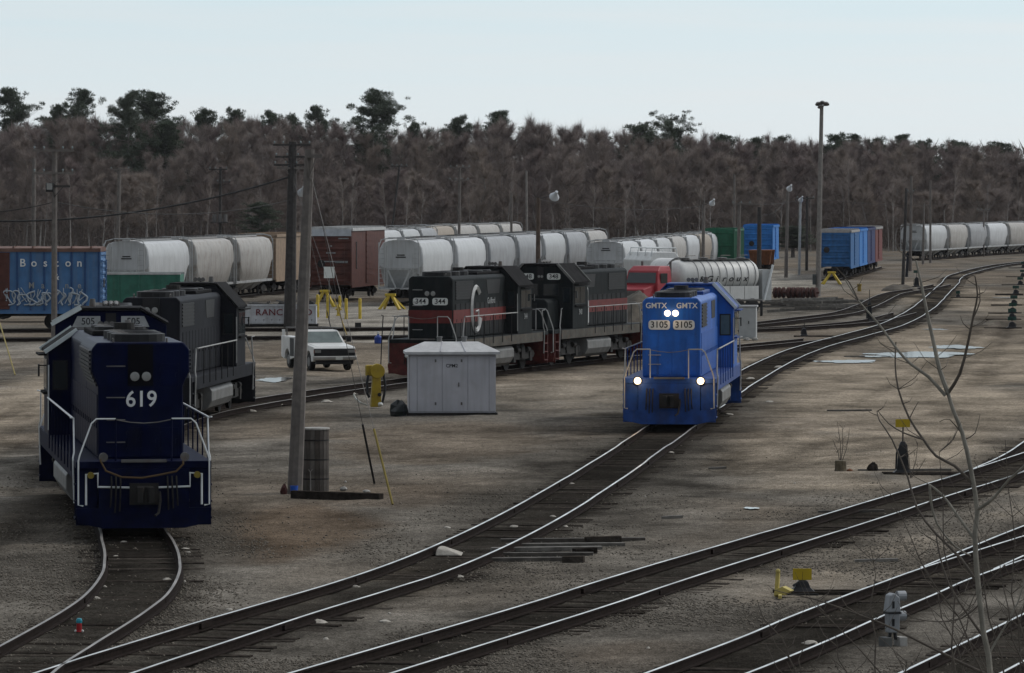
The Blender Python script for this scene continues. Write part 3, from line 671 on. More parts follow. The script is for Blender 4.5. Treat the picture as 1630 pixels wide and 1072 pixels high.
    for sg in (-1, 1):
        m = MB(); m.cyl((-tl+.2, sg*1.33, 1.26), (tl-.2, sg*1.33, 1.26), .14, n=12); m.build('air_reservoir', o.get('tankside', steelw), T, smooth=True)
    if o.get('bell'):
      m = MB().tube([(2.2, -.98, 3.0), (2.2, -1.12, 3.0)], .03, 6); m.lathe([(.16, -.1), (.13, .02), (.07, .1), (.02, .12)], 12, (2.2, -1.15, 2.95)); m.build('bell', mat('brass', (.22, .15, .05), .4, metal=.8), hood)
    return T, hood, cab, xh, (xc0, xc1)
def place_on(root, p, heading):              # heading of local +x: clockwise from +Y
    root.location = (p.x, p.y, RT); root.rotation_euler = (0, 0, math.pi/2 - R(heading))
def plate(hood, x, y, z, w, h, m, e=1):
    pts = []; r = h*.3
    for cx_, cz, a0 in ((w/2-r, h/2-r, 0), (-w/2+r, h/2-r, 90), (-w/2+r, -h/2+r, 180), (w/2-r, -h/2+r, 270)):
        for k in range(4): a = R(a0+30*k); pts.append((y+cx_+r*math.cos(a), z+cz+r*math.sin(a)))
    return MB().prism(pts, x, x+e*.03).build('number_board', m, hood)
navy = mat('navy_paint', (.0026, .005, .026), .4, spec=.03, var=.35, scale=2, streak=.6, streakcol=(.009, .010, .017), rust=.15, rustcol=(.012, .012, .016))
navy_d = mat('faded_navy_paint', (.006, .008, .026), .55, spec=.03, var=.35, scale=2, streak=.5, streakcol=(.014, .014, .018))
slate = mat('slate_paint', (.014, .015, .019), .6, spec=.06, var=.3, scale=2, streak=.5, streakcol=(.02, .02, .022))
charc = mat('charcoal_green_paint', (.012, .015, .016), .6, spec=.06, var=.3, scale=2, streak=.4, streakcol=(.04, .038, .036))
charc_d = mat('dark_door_paint', (.022, .024, .026), .6, spec=.06, var=.35, scale=3, streak=.5, streakcol=(.075, .07, .06))
roof_g = mat('sooty_roof', (.016, .0155, .016), .9, spec=.06, var=.4, scale=3)
redst = mat('red_stripe_paint', (.115, .015, .013), .6, var=.25, scale=3, streak=.4, streakcol=(.08, .03, .025))
redpil = mat('red_pilot_paint', (.075, .012, .010), .6, var=.35, scale=4, rust=.4)
blue = mat('bright_blue_paint', (.012, .098, .40), .45, var=.2, scale=2, streak=.7, streakcol=(.016, .045, .13), rust=.22, rustcol=(.03, .04, .07))
blue_d = mat('grimy_blue_paint', (.008, .045, .20), .55, var=.3, scale=3, streak=.5, streakcol=(.02, .02, .03))
navy_p = mat('grimy_navy_paint', (.0035, .0055, .024), .55, spec=.03, var=.35, scale=4, rust=.25, rustcol=(.012, .011, .012))
tank_g = mat('grey_tank_paint', (.16, .16, .155), .5, var=.3, scale=2, streak=.5)
wletter = mat('white_lettering', (.66, .67, .66), .6, var=.1, streak=.15, streakcol=(.3, .3, .3))
wletter_d = mat('faded_lettering', (.26, .27, .27), .7, var=.3, rust=.5, rustcol=(.06, .06, .06))
bletter = mat('black_lettering', (.02, .02, .022), .6)
board = mat('number_board_white', (.60, .61, .58), .5, var=.1)
board_g = mat('number_board_grey', (.30, .31, .31), .5, var=.2)

# navy engine 619, long hood toward the camera
T, hood, cab, xh, xc = make_loco('navy blue engine numbered 619, hood end first with white handrails', dict(half=8.9, body=navy, roof=roof_g, rail=white_p, sill=navy_p, pilot=navy_p, six=True, flare=True, hose_arc=True, grab=True, eave=mat('sunlit_eave', (.50, .55, .55), .5, var=.1), tankside=tank_g, stanch=navy_p, dark_st=True, light_z=3.42, panel=mat('soot_black', (.006, .006, .008), .8, spec=.03), rail_r=.019, cabtop=4.12, eave_side=(-1,), bell=False, tank=tank_g, rungs=(1.95, 2.45, 2.95, 3.65), rungm=steelw, end_panels=((.02, .42, 1.66, 2.28), (.46, .86, 1.66, 2.28), (-.30, -.02, 1.66, 2.28), (.45, .86, 3.2, 3.7))))  # pale eave colour is painted sunlight, on one roof side only
lettering(hood, '619', .50, (xh+.006, .02, 2.90), (1, 0, 0), wletter, .95)
for sg in (-1, 1): MB().cyl((9.0-.07, sg*1.18, 1.28), (9.0, sg*1.18, 1.28), .075, n=12).build('marker_lamp', mat('dim_yellow', (.2, .15, .02), .6), T)
p = G(229, 861); hd = 180 - 8.0
c0 = Vector((p.x, p.y, 0)) - Vector((math.sin(R(hd)), math.cos(R(hd)), 0))*8.9
place_on(T, c0, hd)
# second navy engine 505, cab toward 619
T, hood, cab, xh, xc = make_loco('dark navy engine with number board 505, coupled behind engine 619', dict(half=8.0, body=navy_d, cab=navy, roof=roof_g, rail=white_p, sill=navy_p, eave=mat('sunlit_eave', (.5, .55, .55)), cabtop=4.40, eave_z=4.0, eave_side=(1,)))
for y in (-.66, .66):
    b = MB().prism([(y-.38, 3.93), (y+.38, 3.93), (y+(.38 if y < 0 else .24), 4.22), (y-(.24 if y < 0 else .38), 4.22)], xc[0]-.09, xc[0]-.012).build('number_board', board_g, cab)
    lettering(b, '505', .26, (xc[0]-.092, y+(.05 if y < 0 else -.05), 4.075), (-1, 0, 0), bletter, .95)
hd5 = -4.5; c5 = Vector((-11.25, 141.0, 0)); place_on(T, c5, hd5)
# slate engine beyond, cab end away from the camera
T, hood, cab, xh, xc = make_loco('slate grey engine with dark cab, last of the line of navy engines', dict(half=8.0, body=slate, roof=roof_g, rail=grey_rail, sill=slate, tankside=tank_g, tank=tank_g, siderail=grey_rail))
lettering(cab, '352', .3, (xc[0]+1.0, -1.53, 3.75), (0, -1, 0), wletter_d) if False else None
for y, h in ((-.99, .4),):
    m = MB()
    for k in range(5): m.box(1.2-.7*k, 1.35-.7*k, -.99, -.985, 2.1+.05*k, 2.6+.06*k)
    m.build('paint_patches', wletter_d, hood)
hd7 = 184.5; c7 = Vector((-11.25, 171.0, 0)); place_on(T, c7, hd7)
# charcoal pair 344 + 348
def g_mark(hood, x, y, z, h, sg):
    m = MB(); n_ = 22
    for k in range(3):
        pts = []
        for i in range(n_):
            t = R(45 + (i/(n_-1))*290); rx, rz = h*.40*(1-.10*k), h*.5*(1-.05*k)
            pts.append((x + sg*(-1)*(-rx*math.cos(t)) * (-1), y, z + rz*math.sin(t)))
        m.tube(pts, .05 if k else .07, 4)
    m.tube([(x+sg*.05, y, z-.12), (x-sg*.33, y, z-.05), (x-sg*.30, y, z-.7)], .05, 4)
    return m.build('round_initial', mat('chalky_white_mark', (.42, .42, .41), .7, var=.2), hood)
opt = dict(half=7.2, body=charc, door=charc_d, roof=roof_g, rail=grey_rail, sill=charc, sillside=mat('sill_edge', (.06, .055, .045), .7, var=.4, rust=.4), pilot=redpil, stripe=redst, stripe_z=(2.22, 2.76), tank=tank_g, tankside=tank_g, siderail=grey_rail, lightbox=False, light_z=3.45, rungs=(1.95, 2.95, 3.1, 3.6))
T, hood, cab, xh, xc = make_loco('charcoal engine 344 with red band and big round initial, hood end by the white shed', opt, 'charcoal engine pair with red bands')
for y in (-.42, .42):
    b = plate(hood, xh, y, 3.12, .66, .30, board); lettering(b, '344', .30, (xh+.032, y, 3.12), (1, 0, 0), bletter, 1.05)
g_mark(hood, 2.6, .99, 2.75, 1.9, 1); g_mark(hood, 2.6, -.99, 2.75, 1.9, -1)
lettering(hood, 'Guilford', .36, (.2, .978, 3.05), (0, 1, 0), wletter_d); lettering(cab, '344', .34, (xc[0]+1.1, 1.53, 2.3), (0, 1, 0), wletter_d); lettering(cab, '344', .34, (xc[0]+1.1, -1.53, 2.3), (0, -1, 0), wletter_d)
lettering(hood, 'Guilford', .36, (.2, -.978, 3.05), (0, -1, 0), wletter_d)
def path_point(path, d0, start_i=0):
    acc = 0
    for a, b in zip(path[start_i:], path[start_i+1:]):
        L_ = (b-a).length
        if acc + L_ >= d0: return a + (b-a)*((d0-acc)/L_), math.degrees(math.atan2((b-a).x, (b-a).y))
        acc += L_
    return path[-1], math.degrees(math.atan2((path[-1]-path[-2]).x, (path[-1]-path[-2]).y))
i0 = min(range(len(PATH1)), key=lambda i: (PATH1[i]-Vector((G(640, 606, RT).x, G(640, 606, RT).y, 0))).length)
a_, _ = path_point(PATH1, 3.1, i0); b_, _ = path_point(PATH1, 17.3, i0); d_ = b_-a_; hd = math.degrees(math.atan2(d_.x, d_.y))
place_on(T, (a_+b_)/2, hd+180)
a_, _ = path_point(PATH1, 18.6, i0); b_, _ = path_point(PATH1, 32.8, i0); d_ = b_-a_; hd = math.degrees(math.atan2(d_.x, d_.y))
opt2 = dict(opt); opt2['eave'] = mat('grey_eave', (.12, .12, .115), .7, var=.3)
T, hood, cab, xh, xc = make_loco('charcoal engine 348 with red band, coupled cab-first behind engine 344', opt2, 'charcoal engine pair with red bands')
place_on(T, (a_+b_)/2, hd)
for y in (-.62, .62):
    b = plate(cab, xc[0]-.012, y, 3.90, .62, .28, board, -1); lettering(b, '348', .28, (xc[0]-.044, y, 3.90), (-1, 0, 0), bletter, 1.05)
for sg in (-1, 1):
    y = sg*1.0; s_ = -sg
    m = MB()
    m.prism([(xc[1]+.5, 3.55), (xc[1]+.9, 3.75), (xc[1]+1.5, 3.55), (xc[1]+1.75, 3.2), (xc[1]+1.5, 3.3), (xc[1]+1.1, 3.1), (xc[1]+.7, 3.2)], y-.012, y+.012, 'y')
    for k in range(4): m.bar((xc[1]+.7+.35*k, y, 1.75), (xc[1]+1.2+.18*k, y, 2.75), .14, .02, (0, 1, 0))
    m.build('white_emblem', wletter, hood)
    lettering(cab, '348', .34, (xc[0]+1.1, sg*1.53, 2.3), (0, sg, 0), wletter_d)
# blue engine 3105
T, hood, cab, xh, xc = make_loco('bright blue engine 3105 with lit headlights', dict(half=7.9, body=blue, door=blue, cab=blue, roof=blue_d, rail=grey_rail, sill=blue_d, pilot=blue_d, lens=lens_on, light_z=3.66, eave=mat('sunlit_eave', (.5, .55, .55)), eave_side=(1,), pane=glass_g, tankside=tank_g, tank=tank_g, panel=blue, rungs=(2.0, 2.3), stanch=blue_d, lightbox=False, end_panels=((-.42, -.02, 1.66, 2.45), (.02, .42, 1.66, 2.45), (-.86, -.46, 1.66, 2.95), (.46, .86, 1.66, 2.95))))
for y in (-.40, .40):
    b = plate(hood, xh, y, 3.28, .70, .31, board); lettering(b, '3105', .29, (xh+.032, y, 3.28), (1, 0, 0), bletter, 1.0)
for y in (-.50, .50): lettering(hood, 'GMTX', .25, (xh+.006, y, 3.90), (1, 0, 0), wletter, .98)
for y in (-1.02, 1.02):
    d = MB(); d.lathe([(.02, 0), (.13, 0), (.15, .05), (.13, .06)], 14); q = d.build('ditch_light_housing', blackp, T); q.location = (7.88, y, 1.50); q.rotation_euler = (0, R(90), 0)
    pl = bpy.data.lights.new('ditch_light_glow', 'POINT'); pl.energy = 9; pl.color = (1.0, .62, .30); pl.shadow_soft_size = .12; po = bpy.data.objects.new('ditch_light_glow', pl); COL.objects.link(po); po.parent = T; po.location = (8.25, y, 1.50)
    l = MB().lathe([(.02, .062), (.115, .062), (.115, .075), (.02, .085)], 14).build('lit_lens', lens_on, q)
pl = bpy.data.lights.new('headlight_glow', 'POINT'); pl.energy = 2.5; pl.color = (1.0, .62, .30); pl.shadow_soft_size = .12; po = bpy.data.objects.new('headlight_glow', pl); COL.objects.link(po); po.parent = hood; po.location = (xh+.3, 0, 3.66)
i0 = min(range(len(PATH2)), key=lambda i: (PATH2[i]-Vector((G(1064, 681, RT).x, G(1064, 681, RT).y, 0))).length)
a_, _ = path_point(PATH2, 0.1, i0); b_, _ = path_point(PATH2, 15.6, i0); d_ = b_-a_; hd = math.degrees(math.atan2(d_.x, d_.y))
place_on(T, (a_+b_)/2, hd+180)
# ------------------------------------------------------------------ freight cars
def make_hopper(label, m, L_=15.6, W=1.58, Ht=4.8, group=None, sillm=None):
    """curved-side covered hopper, local +x/-x ends, z=0 rail top"""
    T = thing('covered_hopper', label, 'hopper car', group=group); h = L_/2
    def sec(x, zlow, k=1.0):
        pts = [(-.25, zlow)]
        prof = [(1.30, max(zlow, 1.05)), (1.50, max(zlow+.1, 1.5)), (W, max(zlow+.2, 2.2)), (W, 3.1), (1.50, 3.65), (1.28, 4.02), (.9, 4.16), (.35, 4.22)]
        right = [(x, y*k, z*Ht/4.55) for y, z in prof]; left = [(x, -y*k, z*Ht/4.55) for y, z in prof[::-1]]
        return right + left
    rings = []
    for x, zl, k in ((-h+.95, 2.35, .95), (-h+1.02, 2.35, 1.0), (-h+2.3, 1.05, 1.0), (h-2.3, 1.05, 1.0), (h-1.02, 2.35, 1.0), (h-.95, 2.35, .95)): rings.append(sec(x, zl, k))
    body = MB().loft(rings).build('hull', m, T, smooth=True)
    for k in range(3):                                                   # discharge bays
        xx = -h/2.1 + k*h/2.1; q = MB()
        q.loft([[(xx-2.1, -1.25, 1.06), (xx+2.1, -1.25, 1.06), (xx+2.1, 1.25, 1.06), (xx-2.1, 1.25, 1.06)], [(xx-.4, -.4, .38), (xx+.4, -.4, .38), (xx+.4, .4, .38), (xx-.4, .4, .38)]][::-1]); q.build('discharge_chute', sillm or m, T)
    for sg in (-1, 1):
        MB().box(-h+.1, h-.1, sg*1.34-.05, sg*1.34+.05, .98, 1.16).build('side_sill', sillm or m, T)
        # roof walkway and hatches
        MB().box(-h+.2, h-.2, sg*.62-.16, sg*.62+.16, 4.30*Ht/4.55, 4.34*Ht/4.55).build('running_board', steelw, T)
    q = MB().box(-h+.9, h-.9, -.28, .28, 4.18*Ht/4.55, 4.32*Ht/4.55); q.build('hatch_trough', m, T)
    for k in range(10):
        xx = -h+1.5+k*(L_-3.0)/9
        q = MB().box(xx-.05, xx+.05, -.38, .38, 4.32*Ht/4.55, 4.40*Ht/4.55); q.box(xx-.25, xx+.25, -.1, .1, 4.32*Ht/4.55, 4.37*Ht/4.55); q.build('hatch_clamp', steelw, T)
    for e in (-1, 1):
        x = e*h; q = MB()
        q.box(min(x, x-e*1.9), max(x, x-e*1.9), -1.3, 1.3, .98, 1.08)
        for y in (-1.42, 1.42):
            q.bar((x-e*.08, y, 1.0), (x-e*.08, y, 4.05*Ht/4.55), .07)
        q.build('end_platform', sillm or m, T)
        q = MB()
        for y in (-.62, .62): q.bar((x-e*.12, y*1.3, 2.4), (x-e*.12, y*.35, 1.08), .10)
        q.bar((x-e*.12, -.9, 2.42), (x-e*.12, .9, 2.42), .10); q.bar((x-e*.12, -.85, 1.08), (x-e*.12, -.85, 4.05), .06)
        q.build('end_brace', sillm or m, T)
        for y0 in (-1.42, 1.42):
            q = MB()
            for k in range(9): q.bar((x-e*.06, y0, 1.1+.34*k), (x-e*.06, y0-math.copysign(.42, y0), 1.1+.34*k), .035)
            q.bar((x-e*.06, y0-math.copysign(.42, y0), 1.0), (x-e*.06, y0-math.copysign(.42, y0), 4.0), .045); q.build('ladder', sillm or m, T)
        q = MB(); q.tube([(x-e*.1, 1.42, 4.0), (x-e*.3, 1.3, 4.22*Ht/4.55), (x-e*.3, .7, 4.36*Ht/4.55), (x-e*.3, -.7, 4.36*Ht/4.55), (x-e*.3, -1.3, 4.22*Ht/4.55), (x-e*.1, -1.42, 4.0)], .045, 6); q.build('roof_rail', sillm or m, T)
        coupler(T, x-e*.1, e); car_truck(T, e*(h-2.0))
    q = MB().box(-h+.5, h-.5, -.2, .2, .80, 1.0); q.build('centre_sill', grime, T)
    for e in (-1, 1):
        q = MB(); x = e*(h-.94)
        for z, w_ in ((3.35, .28), (3.2, .36)): q.box(min(x, x+e*.02), max(x, x+e*.02), -w_, w_, z, z+.07)
        q.build('stencil_marks', grime, body)
    return T, body
def set_mat(o, m, names=('hull',)):
    for ch in o.children:
        if ch.name.split('.')[0] in names:
            ch.data = ch.data.copy(); ch.data.materials.clear(); ch.data.materials.append(m)
def make_boxcar(label, m, endm=None, doorm=None, L_=15.4, W=1.52, Ht=4.6, posts=0, roofm=None, end_ribs=9, group=None, doorside=1, kind='boxcar', doorw=3.0, postm=None):
    T = thing(kind, label, 'boxcar', group=group); h = L_/2; endm = endm or m; doorm = doorm or m
    body = MB().box(-h, h, -W, W, 1.05, Ht-.12).build('body', m, T, .02)
    MB().prism([(-W-.09, Ht-.26), (W+.09, Ht-.26), (W+.09, Ht-.06), (.1, Ht+.04), (-.1, Ht+.04), (-W-.09, Ht-.06)], -h-.05, h+.05).build('roof', roofm or m, T)
    rm = MB().bar((0, -W-.02, Ht-.035), (0, W+.02, Ht-.035), .08, .11).mesh('roof_rib', roofm or m)
    k = -h+.6
    while k < h-.3: inst('roof_rib', rm, T, (k, 0, .03)); k += 1.1
    if posts:
        pm = MB().box(-.05, .05, -.035, .035, 1.05, Ht-.2).mesh('side_post', postm or m); k = -h+.05; st = L_/posts
        for i in range(posts+1):
            xx = -h+.06+i*(L_-.12)/posts
            if abs(xx) < doorw/2-.1: continue
            for sg in (-1, 1): inst('side_post', pm, body, (xx, sg*(W+.03), 0))
    for sg in (-1, 1):
        d = MB().box(-doorw/2, doorw/2, min(sg*W, sg*(W+.07)), max(sg*W, sg*(W+.07)), 1.12, Ht-.3).build('door', doorm, T)
        q = MB()
        for k in range(9): q.box(-doorw/2+.06, doorw/2-.06, min(sg*(W+.07), sg*(W+.10)), max(sg*(W+.07), sg*(W+.10)), 1.3+k*(Ht-1.9)/8, 1.37+k*(Ht-1.9)/8)
        q.build('door_rib', doorm, d)
        MB().box(-h, h, sg*W-.04, sg*W+.04, .86, 1.06).build('side_sill', endm, T)
    for e in (-1, 1):
        x = e*h
        for k in range(end_ribs):
            z = 1.35+k*(Ht-1.75)/(end_ribs-1)
            q = MB().prism([(z-.10, 0), (z-.05, .07), (z+.05, .07), (z+.10, 0)], -W+.12, W-.12, 'y').build('end_rib', endm, body)
            me = q.data; me.transform(Matrix(((0, 0, e, x), (0, 1, 0, 0), (1, 0, 0, 0), (0, 0, 0, 1))))
        q = MB(); q.box(min(x, x+e*.05), max(x, x+e*.05), -W, -W+.14, 1.0, Ht-.15); q.box(min(x, x+e*.05), max(x, x+e*.05), W-.14, W, 1.0, Ht-.15); q.build('corner_post', endm, T)
        q = MB()
        for y0 in (-W+.08, W-.08):
            for k in range(8): q.bar((x+e*.10, y0, 1.1+.38*k), (x+e*.10, y0-math.copysign(.45, y0), 1.1+.38*k), .03)
            q.bar((x+e*.10, y0-math.copysign(.45, y0), 1.0), (x+e*.10, y0-math.copysign(.45, y0), 3.9), .035); q.bar((x+e*.10, y0, 1.0), (x+e*.10, y0, 3.9), .035)
        q.build('ladder', endm, T)
        q = MB().cyl((x+e*.14, -.7, 2.6), (x+e*.18, -.7, 2.6), .28, n=14); q.build('brake_wheel', grime, T)
        coupler(T, x, e); car_truck(T, e*(h-1.9))
    MB().box(-h+.3, h-.3, -.25, .25, .7, 1.04).build('centre_sill', grime, T)
    return T, body
hop_w = mat('grey_white_hopper_paint', (.54, .55, .56), .5, var=.10, scale=.8, rand=1.0, randcol=(.38, .39, .39), streak=.4, streakcol=(.20, .18, .16))
hop_t = mat('rust_streaked_hopper_paint', (.37, .36, .34), .6, var=.15, scale=.8, streak=.6, streakcol=(.20, .14, .10), rust=.35, rustcol=(.16, .10, .07))
hop_g = mat('dull_grey_hopper_paint', (.30, .31, .32), .6, var=.15, scale=.8, streak=.5, streakcol=(.16, .13, .11), rust=.2, rustcol=(.16, .10, .07))
hop_s = mat('hopper_frame_paint', (.36, .37, .37), .6, var=.2, scale=2, streak=.5)
tan_b = mat('tan_boxcar_paint', (.26, .19, .13), .7, var=.2, streak=.5, streakcol=(.16, .10, .07))
# rows of covered hoppers: near-end point, heading, number of cars
ORD = ['first', 'second', 'third', 'fourth', 'fifth', 'sixth', 'seventh', 'eighth', 'ninth', 'tenth']
def row(pts, n_, first_label, next_label, group, special={}, L_=16.35, Ht=4.8):
    path = resample(catmull([Vector((p[0], p[1], 0)) for p in pts], .5), 1.0); src = None
    for k in range(n_):
        a, _ = path_point(path, k*L_+.4); b, _ = path_point(path, k*L_+L_-.4); d = b-a
        if k in special:
            T = special[k]()
        elif src is None:
            T, _b = make_hopper(first_label, hop_w, group=group, sillm=hop_s, Ht=Ht); src = T
        else:
            T = copy_tree(src); T['label'] = ORD[k] + ' ' + next_label
            rr_ = random.random()
            if rr_ < .3: set_mat(T, hop_t)
            elif rr_ < .5: set_mat(T, hop_g)
            elif rr_ < .57: set_mat(T, mat('tan_hopper_paint', (.31, .265, .215), .65, var=.15, streak=.5, streakcol=(.2, .15, .11)))
        place_on(T, (a+b)/2, math.degrees(math.atan2(d.x, d.y))+180)
    track('track under ' + group, [Vector((p[0], p[1], 0)) for p in pts], rail_dull, seed=len(pts)+n_)
def lab_box(): return make_boxcar('tan boxcar coupled between the grey hoppers behind the dark utility pole', tan_b)[0]
row([(-26.6, 343), (-19.8, 393), (-14.2, 446), (-7.6, 520)], 10, 'grey-white covered hopper whose end faces the yard beyond the faded blue boxcar', 'covered hopper from the yard end of the row beyond the faded blue boxcar', 'hopper row behind the blue and brown boxcars', {3: lab_box})
row([(-11.8, 505), (-6.0, 548), (.5, 590)], 5, 'covered hopper roof seen far off above the middle hopper row', 'car from the near end of the far hoppers above the middle row', 'far hoppers behind the middle row')
row([(-8.0, 352), (-.5, 405), (7.8, 468)], 7, 'grey-white covered hopper with braced end, beside the brown boxcar', 'covered hopper from the yard end of the row behind the charcoal engines', 'hopper row behind the charcoal engines')
row([(7.3, 398), (16.5, 480), (26.5, 570)], 10, 'grey covered hopper end-on behind the red truck cab', 'covered hopper from the near end of the row behind the tanker truck', 'hopper row behind the tanker truck', Ht=4.25)
row([(48.2, 606), (53.6, 626), (60.5, 654), (66.5, 676), (72, 696)], 6, 'grey covered hopper with its open end toward the bare poles by the curve', 'covered hopper from the near end of the row on the far curve', 'hoppers on the far curve', Ht=4.4)
# faded blue boxcar with lettering
bm_blue = mat('faded_blue_boxcar_paint', (.055, .145, .30), .65, var=.2, scale=1.5, streak=.45, streakcol=(.12, .15, .2), rust=.15, rustcol=(.10, .09, .09))
brn = mat('brown_boxcar_paint', (.085, .030, .022), .7, var=.25, scale=2, streak=.3, streakcol=(.04, .03, .03))
brn_r = mat('rusty_roof', (.13, .075, .06), .8, var=.3, scale=1.5, rust=.4)
T, body = make_boxcar('faded blue boxcar with white Boston lettering, graffiti and a brown door', bm_blue, doorm=brn, roofm=brn_r, posts=17, Ht=4.62, doorw=3.0, L_=13.2, postm=mat('dark_blue_post', (.02, .06, .16), .7))
pr = G(163, 528); hdg = 91.0
place_on(T, Vector((pr.x-6.6, pr.y+.15, 0)), hdg)
yl = -1.52-.072                                             # local -y faces the camera
tx = lambda px: 6.6 - (163-px)/28.0
for ch_, px in zip('Boston', (41, 59, 77, 95, 113, 131)): lettering(body, ch_, .62, (tx(px), yl, 3.72), (0, -1, 0), wletter, 1.0)
lettering(body, '&', .55, (tx(94), yl, 2.95), (0, -1, 0), wletter)
for ch_, px in zip('Maine', (55, 73, 94, 111, 131)): lettering(body, ch_, .5, (tx(px), yl, 2.45 if ch_ != 'i' else 2.5), (0, -1, 0), wletter_d, .9)
gr = MB(); rd = random.Random(5)
for k in range(11):
    xx = tx(20+k*11.5); z = 1.35; pts = []
    hh = rd.uniform(.5, 1.0); ww = rd.uniform(.12, .34); wr = rd.uniform(.5, 1.0); q1 = rd.choice((1, 1, 2, .5)); q2 = rd.uniform(0, 6)
    for i in range(15):
        t = i/14*math.pi*2*wr + rd.uniform(-.15, .15); pts.append((xx+ww*math.sin(t*q1)+.10*math.sin(3*t+q2), yl, z+hh*.5-hh*.5*math.cos(t*.9)))
    gr.tube(pts, rd.uniform(.035, .06), 4)
    for i in range(2): gr.tube([(xx+rd.uniform(-.2, .2), yl, z+rd.uniform(0, .3)), (xx+rd.uniform(-.2, .2), yl, z+rd.uniform(.4, .6)), (xx+rd.uniform(-.2, .2), yl, z+rd.uniform(.7, 1.0))], .028, 4)
gr.build('graffiti', mat('graffiti_paint', (.34, .38, .42), .7, var=.3), body)
# green gondola behind it
grn = mat('green_gondola_paint', (.03, .135, .095), .6, var=.2, streak=.3)
gl = G(290, 512); T = thing('gondola_car', 'green open gondola with a pale top edge behind the faded blue boxcar', 'gondola', )
h = 6.8
b = MB().box(-h, h, -1.5, -1.42, 1.0, 2.72); b.box(-h, h, 1.42, 1.5, 1.0, 2.72); b.box(-h, -h+.08, -1.42, 1.42, 1.0, 2.72); b.box(h-.08, h, -1.42, 1.42, 1.0, 2.72); b.box(-h, h, -1.42, 1.42, .95, 1.08); b.build('tub', grn, T)
for sg in (-1, 1): MB().box(-h-.04, h+.04, sg*1.48-.08, sg*1.48+.08, 2.72, 2.84).build('top_rail', white_d, T)
pm = MB().box(-.05, .05, -.05, .05, 1.0, 2.70).mesh('side_post', grn)
for k in range(12):
    for sg in (-1, 1): inst('side_post', pm, T, (-h+.1+k*(2*h-.2)/11, sg*1.54, 0))
for e in (-1, 1): car_truck(T, e*5.0); coupler(T, e*h, e)
MB().box(-h+.3, h-.3, -.25, .25, .7, .96).build('centre_sill', grime, T)
place_on(T, Vector((gl.x-h, gl.y, 0)), 91.0)
# brown boxcar, ribbed end toward the yard, white upper band
T, body = make_boxcar('tall dark red boxcar with ribbed end and pale top band beside the hoppers', brn, doorm=brn, roofm=white_d, Ht=5.25, end_ribs=7, doorw=2.6)
xe = 7.7+.075
MB().box(7.7, xe+.004, -1.5, 1.5, 4.62, 5.1).build('pale_top_band', mat('pale_band', (.40, .42, .45), .6, var=.15), body)
lettering(body, 'RAILBOX', .22, (xe+.01, .1, 3.9), (1, 0, 0), wletter_d) if False else None
m = MB()
for z, y0, y1 in ((2.72, -.9, 1.25), (2.66, .3, 1.25), (3.35, -.35, .35), (4.4, .55, 1.3), (3.85, -.1, .08)): m.box(xe, xe+.012, y0, y1, z, z+.09)
m.build('stencil_marks', wletter_d, body)
m = MB()
for yy in (0,): 
    for k in (0, 1): m.bar((5.6+k*.25, 1.56, 2.2), (5.6+k*.25, 1.56, 4.2), .04)
m.build('door_rods', steelw, body)
p = G(527, 481); hb = 7.5
place_on(T, Vector((p.x + 7.7*math.sin(R(hb)), p.y + 7.7*math.cos(R(hb)), 0)), hb+180)
# green, blue and rusty cars by the tanker
grn2 = mat('dark_green_boxcar_paint', (.012, .105, .055), .6, var=.2, streak=.3)
blu2 = mat('blue_boxcar_paint', (.02, .16, .46), .6, var=.15, streak=.25, streakcol=(.03, .06, .12))
blu3 = mat('worn_blue_boxcar_paint', (.02, .105, .27), .65, var=.25, streak=.4, streakcol=(.03, .05, .09))
rustb = mat('rust_brown_paint', (.16, .06, .022), .8, var=.3, rust=.4)
T, body = make_boxcar('dark green boxcar with framed end behind the tanker truck', grn2, Ht=4.3, end_ribs=3, posts=8)
p = G(1144, 436); place_on(T, Vector((p.x+7.7*math.sin(R(6.2)), p.y+7.7*math.cos(R(6.2)), 0)), 186.2)
T, body = make_boxcar('bright blue boxcar, ribbed end toward the yard, beside the dark green one', blu2, Ht=4.55, end_ribs=6)
p = G(1207, 430); place_on(T, Vector((p.x+7.7*math.sin(R(5.4)), p.y+7.7*math.cos(R(5.4)), 0)), 185.4)
T = thing('scrap_bin_car', 'small rust-brown open car before the bright blue boxcar', 'ore car')
b = MB(); b.loft([[(-2.2, -.9, .75), (2.2, -.9, .75), (2.2, .9, .75), (-2.2, .9, .75)], [(-2.6, -1.15, 2.2), (2.6, -1.15, 2.2), (2.6, 1.15, 2.2), (-2.6, 1.15, 2.2)]]); b.build('tub', rustb, T)
for k in range(4): MB().bar((-1.9+k*1.25, 1.05, .8), (-2.1+k*1.4, 1.22, 2.2), .08).build('rib', rustb, T)
for y in (-.7, 0, .7): MB().bar((2.32, y, .8), (2.68, y, 2.2), .08).build('rib', rustb, T)
car_truck(T, 0); coupler(T, 2.3, 1); MB().box(-2.3, 2.3, -.2, .2, .68, .78).build('centre_sill', grime, T)
p = G(1212, 436); place_on(T, Vector((p.x, p.y, 0)), 186)
specs = [('worn blue boxcar with ribbed end behind the yellow bumper by the tall light mast', blu3, 6), ('bright blue boxcar second from the bumper by the tall light mast', blu2, 6), ('dark navy boxcar third from the bumper by the tall light mast', mat('navy_boxcar_paint', (.018, .028, .10), .65), 6), ('dull red boxcar at the far end of the blue boxcar string', mat('red_boxcar_paint', (.14, .035, .03), .7, streak=.4), 6)]
p = G(1328, 446); hb = 6.8; dv = Vector((math.sin(R(hb)), math.cos(R(hb)), 0))
